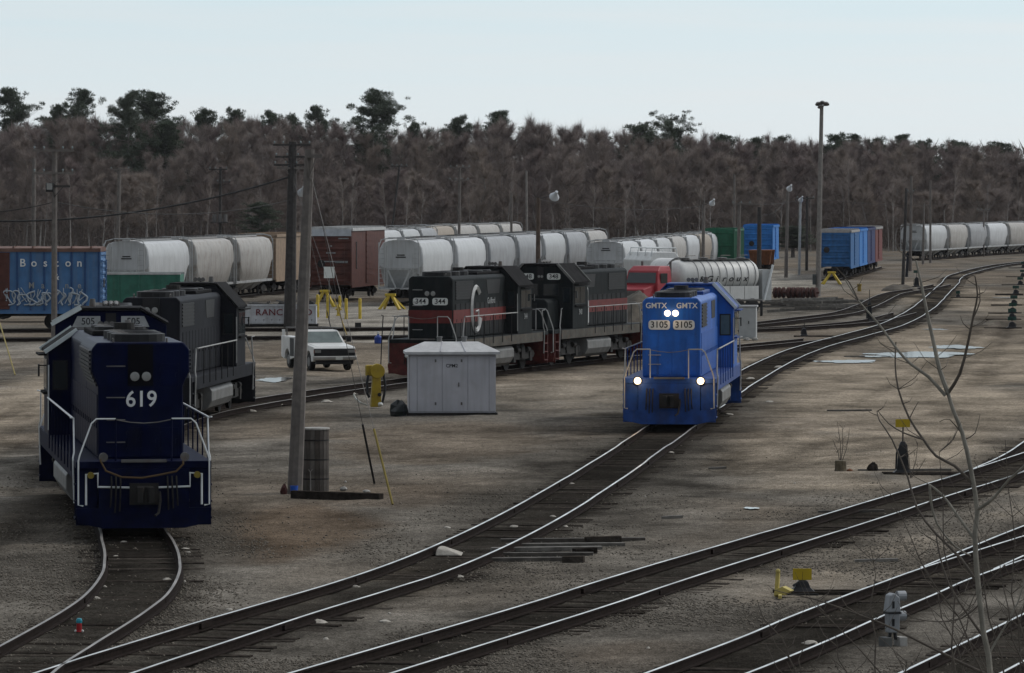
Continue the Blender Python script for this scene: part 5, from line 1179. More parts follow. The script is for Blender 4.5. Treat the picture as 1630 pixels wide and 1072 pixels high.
# ------------------------------------------------------------------ red tractor with white tank trailer
redc = mat('red_cab_paint', (.27, .022, .03), .4, var=.12, scale=1.5); tnk = mat('white_tank_paint', (.56, .56, .54), .45, var=.1, scale=1.2, streak=.3, streakcol=(.30, .28, .25))
p = G(1016, 504); fwd = Vector((-.62, -1.0, 0)).normalized(); rz = math.atan2(fwd.y, fwd.x)
T = thing('truck_tractor', 'red truck tractor hitched to the white tank trailer', 'truck', (p.x, p.y, 0), rz)
m = MB(); m.loft([[(-2.2, -1.22, .9), (-.35, -1.22, .9), (-.35, 1.22, .9), (-2.2, 1.22, .9)], [(-2.2, -1.22, 2.1), (-.35, -1.22, 2.1), (-.35, 1.22, 2.1), (-2.2, 1.22, 2.1)], [(-2.2, -1.16, 2.9), (-.6, -1.12, 2.9), (-.6, 1.12, 2.9), (-2.2, 1.16, 2.9)], [(-2.2, -1.05, 3.22), (-1.05, -1.0, 3.22), (-1.05, 1.0, 3.22), (-2.2, 1.05, 3.22)]]); cb = m.build('cab', redc, T, .06)
m = MB().add([(-.33, -1.08, 2.14), (-.33, 1.08, 2.14), (-.565, 1.0, 2.80), (-.565, -1.0, 2.80)], [(0, 1, 2, 3)]); m.v = [(x+.015, y, z) for x, y, z in m.v]; m.build('windshield', glass, cb)
for sg in (-1, 1):
    MB().box(-1.6, -.75, min(sg*1.2, sg*1.235), max(sg*1.2, sg*1.235), 2.12, 2.75).build('side_window', glass, cb); MB().cyl((-2.3, sg*1.05, 1.0), (-2.3, sg*1.05, 3.5), .08, n=10).build('exhaust_stack', steelw, T)
m = MB(); m.loft([[(-.35, -1.0, .8), (.9, -.95, .8), (.9, .95, .8), (-.35, 1.0, .8)], [(-.35, -1.0, 2.02), (.8, -.85, 1.75), (.8, .85, 1.75), (-.35, 1.0, 2.02)]]); m.build('bonnet', redc, T, .05)
MB().box(.9, .95, -.5, .5, .95, 1.65).build('grille', steelw, T); MB().box(.9, 1.05, -1.15, 1.15, .5, .8).build('front_bumper', steelw, T)
MB().box(-6.2, .8, -.45, .45, .6, .85).build('chassis', grime, T)
btm = MB().lathe([(.2, -.14), (.48, -.14), (.52, -.1), (.52, .1), (.48, .14), (.2, .14)], 18); btm.v = [(x, z, y) for x, y, z in btm.v]; bt = btm.mesh('wheel', tyre, True)
for x in (.1, -4.4, -5.6):
    for sg in (-1, 1): inst('wheel', bt, T, (x, sg*1.0, .52))
q = p + fwd*(-3.6)
T = thing('tank_trailer', 'white ribbed tank trailer lettered Giroux behind the red tractor', 'trailer', (q.x+.5, q.y, 0), math.atan2(-.80, -1.0)); 
# local +x forward toward the tractor; right side faces the camera
m = MB(); n_ = 22; rings = []
for x, r in ((.35, .05), (.30, .5), (.1, .85), (-.2, 1.0), (-6.3, 1.0), (-6.5, .9), (-6.65, .5), (-6.68, .05)): rings.append([(x, r*math.cos(2*math.pi*i/n_), 2.55+r*math.sin(2*math.pi*i/n_)) for i in range(n_)])
tk_ = m.loft(rings).build('tank_shell', tnk, T, smooth=True)
for k in range(9):
    x = -1.2-.62*k; MB().tube([(x, 1.015*math.cos(2*math.pi*i/26), 2.55+1.015*math.sin(2*math.pi*i/26)) for i in range(27)], .026, 4).build('rib', mat('grey_rib', (.30, .295, .29), .6), tk_)
m = MB(); 
for k in range(16):
    t = R(0)
for k, ch_ in enumerate('Giroux'):
    lettering(tk_, ch_, .55, (-2.15-.62*k, 1.015*math.cos(R(-12)), 2.55-.22), (0, 1, -.2), bletter, 1.3, shear=.25)
lettering(tk_, '&', .5, (-1.53, .995, 2.33), (0, 1, -.2), bletter, 1.2)
for k in range(4):
    x = -.9-1.6*k; MB().lathe([(.02, 0), (.28, 0), (.28, .14), (.33, .14), (.33, .2), (.02, .24)], 14, (x, 0, 3.5)).build('manhole', steelw, T)
MB().box(-6.2, -.4, -.5, .5, 3.58, 3.61).build('catwalk', steelw, T)
for k in range(4): MB().tube([(-.6-1.5*k, .45, 3.5), (-.6-1.5*k, .45, 3.85), (-1.4-1.5*k, .45, 3.85)], .02, 5).build('handrail', steelw, T)
MB().box(-6.4, -.2, -.45, .45, 1.2, 1.5).build('frame', steelw, T)
for k in range(5):
    for sg in (-1, 1): MB().box(-.8-1.25*k-.6, -.8-1.25*k+.6, min(sg*.95, sg*1.0), max(sg*.95, sg*1.0), 1.0, 1.85).build('skirt_panel', tnk, T)
for x in (-4.6, -5.8):
    for sg in (-1, 1): inst('wheel', bt, T, (x, sg*1.0, .52))
MB().cyl((-6.9, .95, .9), (-7.6, 1.05, 3.2), .08, n=8).build('boom', white_p, T); MB().box(-7.6, -6.8, -1.0, .9, .9, 2.9).build('rear_cabinet', mat('pale_cabinet', (.36,)*3), T)
# smaller vertical-headed tank between tractor and trailer
lz = G(1072, 502); T = thing('vacuum_tank', 'short white tank with a domed end on a frame beside the tank trailer', 'tank', (lz.x, lz.y+1.5, 0), R(-62))
n_ = 20; rings = []
for x, r in ((1.15, .03), (1.1, .45), (.95, .75), (.75, .92), (-1.6, .92), (-1.9, .6), (-1.95, .03)): rings.append([(x, r*math.cos(2*math.pi*i/n_), 2.75+r*math.sin(2*math.pi*i/n_)) for i in range(n_)])
sh = MB().loft(rings).build('tank_shell', tnk, T, smooth=True)
MB().tube([(.8, .95*math.cos(2*math.pi*i/24), 2.75+.95*math.sin(2*math.pi*i/24)) for i in range(25)], .045, 5).build('flange', tank_g, sh)
lettering(sh, 'D', .5, (1.17, .05, 2.8), (1, 0, 0), bletter, 1.0, shear=.3, depth=.03)
for x in (-1.3, .6):
    for sg in (-1, 1): MB().bar((x, sg*.75, 0), (x, sg*.5, 2.2), .14).build('leg', tnk, T)
# a second white bulk trailer behind
wh = G(1030, 480); T = thing('bulk_trailer', 'white bulk trailer with roof hoops behind the red tractor', 'trailer', (wh.x+.6, wh.y+3, 0), R(-75))
MB().loft([[(-4, -1.1, 1.2), (3, -1.1, 1.2), (3, 1.1, 1.2), (-4, 1.1, 1.2)], [(-4, -1.2, 3.0), (3, -1.2, 3.0), (3, 1.2, 3.0), (-4, 1.2, 3.0)], [(-3.8, -.8, 3.6), (2.8, -.8, 3.6), (2.8, .8, 3.6), (-3.8, .8, 3.6)]]).build('body', tnk, T, .05)
for x in (-3, -1, 1, 2.6): MB().tube([(x, -1.0, 3.3), (x, -.9, 3.9), (x, .9, 3.9), (x, 1.0, 3.3)], .05, 6).build('roof_hoop', white_p, T)
for x in (-3, -1.8):
    for sg in (-1, 1): inst('wheel', bt, T, (x, sg*1.0, .52))
MB().box(-3.8, 2.9, -.45, .45, .75, 1.2).build('frame', grime, T)
# ------------------------------------------------------------------ dirt heaps, wheels, timbers
earth = mat('heaped_earth', (.085, .073, .058), .95, var=.3, scale=2, bump=.8, bscale=6)
def heap(label, px, py, wpx, hpx, dy, seed):
    rd = random.Random(seed); p = G(px, py); s = (py-HOR)/CAMH; rx = wpx/s/2; h = hpx/s; m = MB(); n_ = 26; K = 10; rings = []
    ph = [rd.uniform(0, 6) for _ in range(6)]
    for k in range(K+1):
        q = k/K; rr = 1-q; ring = []
        for i in range(n_):
            t = 2*math.pi*i/n_; wv = 1+.14*math.sin(3*t+ph[0]) + .09*math.sin(5*t+ph[1]+q*3) + rd.uniform(-.06, .06)
            ring.append((rx*max(rr, .02)*wv*math.cos(t), dy*max(rr, .02)*wv*math.sin(t), h*(1-rr**2.6)*(1+.06*math.sin(2*t+ph[2])) + rd.uniform(-.04, .04) - .06*(k == 0)))
        rings.append(ring)
    T = m.loft(rings).build('earth_heap', earth, None, smooth=True); T.location = (p.x, p.y+dy*.6, 0); tag(T, label, 'earth heap')
heap('brown earth heap between the charcoal engine and the blue engine', 1020, 545, 105, 76, 5, 1)
heap('brown earth heap behind the blue engine and the tank trailer', 1130, 530, 120, 62, 5, 2)
heap('low earth heap around the foot of the dark far pole', 1432, 463, 60, 9, 2, 3)
rw = mat('rusty_wheel', (.055, .020, .016), .75, var=.3, scale=4); rwm = MB().lathe([(.08, -.07), (.40, -.07), (.42, -.03), (.40, .07), (.33, .07), (.28, .02), (.12, .02), (.1, .1), (.03, .1)], 18); rwm.v = [(x, z, y) for x, y, z in rwm.v]; rwme = rwm.mesh('wheel_disc', rw, True)
for k, px in enumerate((1246, 1252, 1259, 1267, 1274, 1281, 1287)):
    p = G(px, 475); T = thing('rusty_wheelset', 'rust-red railway wheelset stored in a row beside the tall light mast', 'wheelset', (p.x, p.y, 0), R(66), 'wheelsets in a row')
    for sg in (-1, 1): inst('wheel', rwme, T, (0, sg*.6, .42))
    MB().cyl((0, -.85, .42), (0, .85, .42), .075, n=10).build('axle', rw, T)
rd = random.Random(11); tw = mat('bleached_timber', (.15, .14, .125), .9, var=.35, scale=5, rand=1.0, randcol=(.05, .043, .036))
for k in range(26):
    px, py = rd.uniform(1236, 1345), rd.uniform(478, 503); p = G(px, py); a = R(rd.uniform(-25, 25)); l = rd.uniform(1.0, 2.2); d = Vector((math.cos(a), math.sin(a), 0))*l; z = .1 + (.28*rd.random() if 1250 < px < 1330 else 0)
    tag(MB().bar(Vector((p.x, p.y, z))-d, Vector((p.x, p.y, z+rd.uniform(-.08, .12)))+d, .2, .17).build('old_timber', tw), 'weathered timber in the scrap pile below the tall light mast', 'timber', 'timbers of the scrap pile')
for px, py, l, a in ((912, 862, 3.2, 4), (900, 870, 2.6, 2), (870, 876, 2.4, 5), (862, 885, 2.2, -3), (840, 893, 2.0, 3), (931, 883, .5, 20), (913, 896, .45, -10), (960, 864, .8, 8)):
    p = G(px, py); a = R(a); d = Vector((math.cos(a), math.sin(a), 0))*l/2; tag(MB().bar(Vector((p.x, p.y, .02))-d, Vector((p.x, p.y, .035))+d, .22, .09 if l > 1 else .22).build('old_sleeper', tw if l > 1 else tie_m, None, .01), 'old dark sleeper lying beside the lead track', 'sleeper', 'loose sleepers beside the lead track')
for px, py, l, a in ((1142, 746, .5, 8), (1355, 815, 1.6, 3), (1395, 893, .9, 5), (1440, 749, 2.6, -2), (1360, 568, 1.0, 0), (1352, 654, 1.6, 0), (1070, 824, .5, 10)):
    p = G(px, py); a = R(a); d = Vector((math.cos(a), math.sin(a), 0))*l/2; tag(MB().bar(Vector((p.x, p.y, .0))-d, Vector((p.x, p.y, .02))+d, .12, .06).build('dark_board', tw), 'dark board lying on the sandy open ground', 'board', 'boards on the sandy ground')
# flat table-like trailer bed behind the cabinet
p = G(1196, 503); T = thing('work_bench', 'steel work table with dark legs behind the grey cabinet', 'table', (p.x, p.y, 0), R(-6)); MB().box(-.95, .75, -.5, .5, .95, 1.05).build('table_top', steelw, T)
for x in (-.85, .65):
    for y in (-.42, .42): MB().bar((x, y, 0), (x, y, .95), .12).build('leg', blackp, T)
MB().box(-.8, .6, -.4, .4, .55, .8).build('tray', blackp, T)
# ------------------------------------------------------------------ switch stands, signal, markers
green_t = mat('green_target', (.010, .045, .034), .5); yel_t = mat('yellow_target', (.38, .27, .01), .5, var=.1)
def switch_stand(label, px, py, h, tm=None, big=1.0, group=None, tie=True, rz=0.0):
    p = G(px, py); T = thing('switch_stand', label, 'switch stand', (p.x, p.y, 0), rz, group)
    MB().loft([[(-.28*big, -.2, .03), (.28*big, -.2, .03), (.28*big, .2, .03), (-.28*big, .2, .03)], [(-.17*big, -.13, .12), (.17*big, -.13, .12), (.17*big, .13, .12), (-.17*big, .13, .12)], [(-.10*big, -.1, h*.55), (.12*big, -.1, h*.55), (.12*big, .1, h*.55), (-.10*big, .1, h*.55)], [(-.05, -.05, h*.62), (.06, -.05, h*.62), (.06, .05, h*.62), (-.05, .05, h*.62)]]).build('pedestal', blackp, T, .01)
    MB().cyl((0, 0, h*.6), (.01, 0, h), .022, n=6).build('spindle', blackp, T); MB().tube([(-.1*big, -.12, h*.5), (-.18*big, -.16, h*.42), (-.2*big, -.17, .15)], .025, 6).build('throw_lever', blackp, T)
    if tm: MB().box(-.20*big, .20*big, -.02, .01, h-.16, h+.06).build('target', tm, T)
    if tie:
        for y in (-.22, .25): MB().box(-.55, 1.6, y-.1, y+.1, -.08, .05).build('head_timber', tie_m, T)
    return T
switch_stand('black switch stand with a yellow flag target beside the near straight track', 1437, 755, 1.45, yel_t, 1.0)
switch_stand('low dark switch stand with a yellow target by the yellow derail', 1277, 945, .42, yel_t, .9)
switch_stand('dark switch stand on the strip behind the lead track', 1280, 536, .75, None, .9)
switch_stand('tall dark switch stand at the rusty spur', 1384, 512, 1.95, None, 1.0)
switch_stand('dark switch stand with green target by the far poles', 1459, 457, 1.35, green_t, 1.3)
switch_stand('low switch stand with green target inside the far curve', 1525, 474, .45, green_t, .8)
for px, py in ((1611, 523), (1611, 509), (1612, 499), (1614, 486), (1617, 469), (1624, 454), (1628, 441), (1629, 427)): switch_stand('black low switch stand with green target in the line at the yard edge', px, py, .62, green_t, 1.25, 'switch stands along the yard edge', True, R(180))
p = G(1244, 950); T = thing('derail', 'yellow derail with raised arm beside the low switch stand', 'derail', (p.x, p.y, 0), R(-20)); yp = mat('pale_yellow_paint', (.42, .34, .10), .6, var=.25, rust=.3)
MB().bar((-.1, 0, .0), (-.07, 0, .45), .07).build('arm', yp, T); MB().prism([(-.12, .03), (.1, .03), (.22, .12), (.05, .2), (-.1, .14)], -.12, .12, 'y').build('derail_block', yp, T, .01); MB().bar((.02, -.15, .03), (.15, -.6, .04), .06).build('guide_bar', yp, T); MB().bar((.1, 0, .05), (.7, .1, .05), .04).build('connecting_rod', grime, T); MB().ball((-.07, 0, .48), .05, 8).build('knob', yp, T)
sil = mat('silver_signal_paint', (.24, .25, .26), .5, var=.2, metal=.2, rust=.2)
p = G(1420, 1028); T = thing('dwarf_signal', 'silver two-lamp dwarf signal on concrete blocks beside the bright rail', 'signal', (p.x, p.y, 0), R(20))
MB().prism([(-.09, .22), (.10, .22), (.11, .55), (-.10, .55)], -.1, .1, 'y').build('lower_case', sil, T, .02); MB().prism([(-.12, .57), (.12, .57), (.10, .82), (.0, .90), (-.08, .86)], -.11, .11, 'y').build('upper_case', sil, T, .02); MB().box(-.115, .125, -.115, .115, .545, .575).build('joint_flange', blackp, T)
for z in (.50, .84):
    h_ = MB(); h_.cyl((.09, 0, z), (.24, 0, z), .085, .085, 12); q = h_.build('lamp_hood', sil, T); le = MB().lathe([(.01, 0), (.07, 0), (.07, .01), (.01, .012)], 10).build('lens', glass, q); le.location = (.243, 0, z); le.rotation_euler = (0, R(90), 0)
for z in (.40, .70): MB().box(-.045, -.005, -.118, -.108, z-.06, z+.06).build('latch', blackp, T)
for x in (-.2, .08): MB().box(x-.0, x+.14, -.15, .12, -.05, .15).build('foundation_block', concrete if x > 0 else mat('dark_concrete', (.10, .1, .095), .9), T, .01)
MB().cyl((-.06, 0, .1), (-.03, 0, .24), .03, n=6).build('conduit', blackp, T); MB().cyl((.07, 0, .1), (.05, 0, .24), .03, n=6).build('conduit', blackp, T)
p = G(126, 1006); T = thing('marker_peg', 'small red peg with a turquoise cap between the curved rails', 'marker', (p.x, p.y, 0)); MB().lathe([(.06, 0), (.05, .03), (.045, .14), (.03, .16), (.02, .16)], 10).build('peg', mat('red_plastic', (.30, .012, .015), .5), T); MB().lathe([(.02, .15), (.05, .155), (.055, .2), (.04, .235), (.01, .24)], 10).build('cap', mat('turquoise_plastic', (.02, .25, .32), .4), T)
for sg in (-1, 1): MB().ball((sg*.06, -.02, .015), .025, 6).build('foot', board, T)
p = G(1338, 750); T = thing('tree_stump', 'short cut stump with dry twigs on the sandy ground', 'stump', (p.x, p.y, 0)); MB().lathe([(.19, -.03), (.165, .05), (.16, .27), (.15, .29), (.02, .3)], 11).build('stump', mat('stump_wood', (.095, .078, .052), .9, var=.4, scale=8), T); MB().rock((.25, 0, 0), .1, .1, .06).build('root', rustb, T)
for px, py, sx, sz in ((1390,749,.18,.1),):
    p = G(px, py); tag(MB().rock((p.x, p.y, 0), sx, .15, .22).build('stump_block', tie_m), 'dark block of wood beside the yellow-flagged switch stand', 'wood block')
# pale rocks and scraps along the tracks
pale = mat('pale_stone', (.33, .305, .265), .9, var=.3, scale=9, bump=.6, bscale=20); rd = random.Random(23)
p = G(712, 884); tag(MB().loft([[(-.25, -.5, 0), (.32, -.5, 0), (.35, .5, 0), (-.25, .5, 0)], [(-.22, -.4, .13), (.05, -.4, .12), (.0, .4, .12), (-.2, .4, .13)], [(-.16, -.15, .17), (-.04, -.15, .16), (-.06, .15, .16), (-.14, .15, .17)]]).build('pale_slab', pale, None, .03), 'large smooth cream-coloured slab lying between the lead rails', 'slab'); bpy.data.objects['pale_slab'].location = (p.x, p.y, .02)
for px, py, sx in ((153,952,.11),(140,965,.05),(185,886,.10),(197,863,.11),(266,922,.12),(294,926,.05),(167,934,.06),(295,874,.14),(123,975,.05),(365,970,.09),(374,987,.06),(506,991,.22),(519,1017,.07),(620,977,.05),(612,989,.14),(712,840,.12),(745,853,.07),(818,838,.15),(880,822,.12),(882,843,.09),(900,838,.08),(910,770,.12),(963,787,.12),(993,705,.15),(1068,720,.12),(200,1039,.08),(186,1046,.12),(730,918,.16),(566,934,.12),(1265,769,.04),(1027,791,.04),(870,870,.05),(1005,760,.1),(1032,1032,.05),(300,880,.1),(1290,1024,.2),(470,633,.3),(520,640,.3),(440,646,.35),(560,628,.3),(400,655,.25),(1195,603,.25),(1240,585,.3),(1225,640,.2),(1160,660,.2)):
    p = G(px, py); sx *= .8; tag(MB().rock((p.x, p.y, -.02), sx, sx*rd.uniform(.8, 1.6), max(.045, sx*.4), rd).build('pale_rock', pale), 'pale broken stone lying along the rails', 'stone', 'pale stones along the rails')
# ------------------------------------------------------------------ the wood behind the yard
bark = mat('dark_bark', (.13, .11, .10), .95, var=.3, scale=2, rand=1.0, randcol=(.22, .195, .18))
bark_p = mat('pale_bark', (.34, .32, .30), .9, var=.3, scale=2, rand=1.0, randcol=(.13, .115, .105))
twig_a = mat('brown_twigs', (.235, .195, .178), .95, var=.25, scale=.4, rand=1.0, randcol=(.30, .25, .215))
twig_b = mat('reddish_twigs', (.235, .188, .175), .95, var=.25, scale=.4, rand=1.0, randcol=(.225, .185, .168))
needle = mat('pine_needles', (.060, .080, .052), .9, var=.35, scale=.5, rand=1.0, randcol=(.085, .10, .072))
def ribbons(N, P0, D, L_, W):                     # thin crossed triangles: twigs and needles
    V = np.empty((N, 3, 3)); side = np.cross(D, rng.normal(0, 1, (N, 3))); side /= np.linalg.norm(side, axis=1, keepdims=True)+1e-9
    V[:, 0] = P0 - side*W[:, None]; V[:, 1] = P0 + side*W[:, None]; V[:, 2] = P0 + D*L_[:, None]
    return V
def tri_mesh(name, V, m):
    N = len(V); me = bpy.data.meshes.new(name); me.vertices.add(N*3); me.vertices.foreach_set('co', V.astype(np.float32).ravel()); me.loops.add(N*3); me.loops.foreach_set('vertex_index', np.arange(N*3, dtype=np.int32))
    me.polygons.add(N); me.polygons.foreach_set('loop_start', np.arange(0, N*3, 3, dtype=np.int32)); me.update(); me.validate(); me.materials.append(m); return me
def bare_proto(seed, H, spread, tw, bk, NT=8000):
    rd = random.Random(seed); m = MB(); tips = []
    bend = [Vector((rd.uniform(-.25, .25)*k/3, rd.uniform(-.25, .25)*k/3, 0)) for k in range(6)]
    tp = [Vector((0, 0, H*.88*k/5)) + bend[k]*2 for k in range(6)]; m.tube([p - Vector((0, 0, .3 if i == 0 else 0)) for i, p in enumerate(tp)], .13, 6, .02)
    segs = []
    for k in range(34):
        f = rd.uniform(.25, .99); i = min(int(f*5), 4); p = tp[i] + (tp[i+1]-tp[i])*(f*5-i); a = rd.uniform(0, 6.28); up = rd.uniform(.25, 1.1)
        l = spread*rd.uniform(.5, 1.0)*(1.25-f*.75); d = Vector((math.cos(a), math.sin(a), up)).normalized(); q = p + d*l*.55; e_ = q + (d + Vector((rd.uniform(-.3, .3), rd.uniform(-.3, .3), .45))).normalized()*l*.6
        m.tube([p, q, e_], .035, 4, .008); segs += [(p, q), (q, e_), (q, e_)]
        for j in range(3):
            b = p + (e_-p)*rd.uniform(.3, .95); g = b + (d + Vector((rd.uniform(-.9, .9), rd.uniform(-.9, .9), rd.uniform(0, .8)))).normalized()*l*.4; m.tube([b, g], .014, 3, .004); segs.append((b, g))
    S = np.array([(a[:], b[:]) for a, b in segs]); k = rng.integers(0, len(S), NT); t = rng.random((NT, 1)); P0 = S[k, 0] + (S[k, 1]-S[k, 0])*t
    D = (S[k, 1]-S[k, 0]); D /= np.linalg.norm(D, axis=1, keepdims=True); D = D + rng.normal(0, .65, (NT, 3)) + np.array([0, 0, .45]); D /= np.linalg.norm(D, axis=1, keepdims=True)
    L_ = rng.uniform(.3, 1.0, NT); V = ribbons(NT, P0, D, L_, rng.uniform(.008, .018, NT)); V2 = ribbons(NT, V[:, 0]*.45+V[:, 2]*.55, (D + rng.normal(0, .4, (NT, 3)) + np.array([0, 0, .2])), L_*.6, rng.uniform(.007, .014, NT))
    return m.mesh('trunk', bk, True), tri_mesh('crown', np.concatenate([V, V2]), tw)
BP = [bare_proto(1, 13.5, 3.0, twig_a, bark), bare_proto(2, 15.0, 2.6, twig_b, bark), bare_proto(3, 12.0, 2.2, twig_a, bark_p), bare_proto(4, 14.5, 3.2, twig_b, bark), bare_proto(5, 13.0, 2.0, twig_a, bark_p), bare_proto(6, 14.0, 2.8, twig_a, bark)]
def pine_proto(seed, H, w, base, rnd=.55, gap=1.0):
    """white pine: uneven limbs carrying flattened puffs of needles, rounded top"""
    rd = random.Random(seed); m = MB(); lean = rd.uniform(-.4, .4); m.tube([(0, 0, -.3), (lean*.3, 0, H*.4), (lean*.6, .05, H*.75), (lean, 0, H*.97)], .22, 7, .03); PF = []
    z = H*base
    while z < H*.97:
        f = (z-H*base)/(H*(1-base)); prof = w*(1-f**2.4)**rnd*(.55+.45*min(1, f*2.5))
        for k in range(rd.randint(3, 5)):
            a = rd.uniform(0, 6.28); l = prof*rd.uniform(.3, 1.4); d = Vector((math.cos(a), math.sin(a), rd.uniform(.0, .55))).normalized(); p = Vector((lean*z/H, 0, z)); e_ = p + d*l + Vector((0, 0, .12*l)); m.tube([p, p+d*l*.55, e_], .03, 4, .01)
            for j in range(rd.randint(5, 9)):
                t = rd.uniform(.2, 1.12); PF.append((p + (e_-p)*t + Vector((rd.gauss(0, .16+.1*l), rd.gauss(0, .16+.1*l), rd.gauss(.08, .1)+.12*l*t*t)), rd.uniform(.16, .44)*(w/3.2)**.4))
        z += rd.uniform(.35, .95)*H/18*gap
    PF.append((Vector((lean, 0, H*.98)), .4))
    P0, D, LL = [], [], []
    for c, r in PF:
        n_ = int(105*r/.5); v = rng.normal(0, 1, (n_, 3)); v /= np.linalg.norm(v, axis=1, keepdims=True); q = v*(rng.random((n_, 1))**.45)*r*np.array([1.15, 1.15, .72]); P0.append(q + np.array(c[:])); D.append(v*.8 + np.array([0, 0, .45]) + rng.normal(0, .3, (n_, 3)))
    P0 = np.concatenate(P0); D = np.concatenate(D); D /= np.linalg.norm(D, axis=1, keepdims=True); N = len(P0)
    return m.mesh('trunk', bark, True), tri_mesh('crown', ribbons(N, P0, D, rng.uniform(.18, .38, N), rng.uniform(.02, .045, N)), needle)
PINE = [pine_proto(11, 20, 5.0, .40, .75, .8), pine_proto(12, 18, 3.3, .3, .5, .8), pine_proto(13, 17, 2.9, .3, .65, .75), pine_proto(14, 19, 3.4, .62, .4, .8), pine_proto(15, 18, 3.1, .3, .55, .9), pine_proto(16, 17, 3.2, .3, .5, .85)]
def tree(name, proto, x, y, h_scale, label, cat, group, rd, wid=None):
    T = thing(name, label, cat, (x, y, -.05), rd.uniform(0, 6.28), group); s_ = h_scale; w_ = wid or s_; T.scale = (w_, w_, s_)
    inst('trunk', proto[0], T); inst('crown', proto[1], T)
rd = random.Random(99)
# how high the bare crowns reach, photo column -> row
skyl = [(-200,200),(0,200),(60,196),(150,190),(250,190),(330,194),(430,192),(520,194),(600,206),(700,206),(780,198),(860,190),(940,198),(1000,214),(1080,215),(1150,220),(1240,220),(1330,226),(1450,223),(1560,234),(1630,242),(1850,240)]
def sky_at(px):
    for (a, b), (c, d) in zip(skyl, skyl[1:]):
        if a <= px <= c: return b + (d-b)*(px-a)/(c-a)
    return 220
for rowi, (Yb, sp) in enumerate(((722, 3.6), (735, 3.3), (749, 3.3), (765, 3.3), (781, 3.2))):
    s_ = FPX/Yb; X = -98.0
    while X < 102:
        px = CX + X*s_; x = X + rd.uniform(-1, 1); y = Yb + rd.uniform(-5, 5) + max(0, X-30)*.0
        top = sky_at(px) + (rd.uniform(-5, 9) if rowi >= 2 else rd.uniform(14, 85)); H = CAMH + (HOR-top)/s_
        k = rd.choice(((2, 4, 2, 4, 0, 1) if rowi == 0 else (0, 1, 2, 3, 4, 5)) if rowi < 2 else (0, 1, 3, 5)); Hs = (13.5, 15.0, 12.0, 14.5, 13.0, 14.0)[k]
        lb = 'leafless pale-barked tree at the front of the wood' if k in (2, 4) else ('leafless reddish-brown tree in the wood behind the yard' if k in (1, 3) else 'leafless dark-barked tree in the wood behind the yard')
        tree('bare_tree', BP[k], x, y, H*1.02/Hs, lb, 'tree', 'leafless trees of the wood', rd, rd.uniform(1.05, 1.45))
        X += sp*rd.uniform(.8, 1.2)
# slender pale birches along the edge of the wood
def birch_proto(seed, H):
    r_ = random.Random(seed); m = MB(); lx, ly = r_.uniform(-.9, .9), r_.uniform(-.3, .3); P = [Vector((lx*(k/6)**1.5+r_.uniform(-.08, .08), ly*k/6, H*k/6)) for k in range(7)]; P[0].z = -.3
    m.tube(P, .085, 6, .02); seg = []
    for k in range(16):
        f_ = r_.uniform(.4, .98); i = min(int(f_*6), 5); q = P[i] + (P[i+1]-P[i])*(f_*6-i); a = r_.uniform(0, 6.28); d = Vector((math.cos(a), math.sin(a), r_.uniform(.9, 2.0))).normalized(); e_ = q + d*r_.uniform(.8, 2.0); m.tube([q, e_], .022, 4, .005); seg.append((q, e_))
    S = np.array([(a[:], b[:]) for a, b in seg]); NT = 700; k = rng.integers(0, len(S), NT); P0 = S[k, 0] + (S[k, 1]-S[k, 0])*rng.random((NT, 1)); D = (S[k, 1]-S[k, 0]) + rng.normal(0, .6, (NT, 3)); D /= np.linalg.norm(D, axis=1, keepdims=True)
    return m.mesh('trunk', birch_m, True), tri_mesh('crown', ribbons(NT, P0, D, rng.uniform(.3, .8, NT), rng.uniform(.006, .014, NT)), twig_a)
birch_m = mat('birch_bark', (.30, .28, .26), .85, var=.3, scale=3, rand=1.0, randcol=(.18, .165, .155))
BI = [birch_proto(s_, h_) for s_, h_ in ((51, 9), (52, 10), (53, 9.5), (54, 8.5), (55, 10.5))]
for k in range(52):
    X = -86 + 172*(k+rd.uniform(-.48, .48))/51; tree('birch_tree', rd.choice(BI), X, rd.uniform(706, 716), rd.uniform(.75, 1.25), 'slender pale birch at the front edge of the wood', 'birch', 'birches along the wood edge', rd, rd.uniform(.8, 1.1))
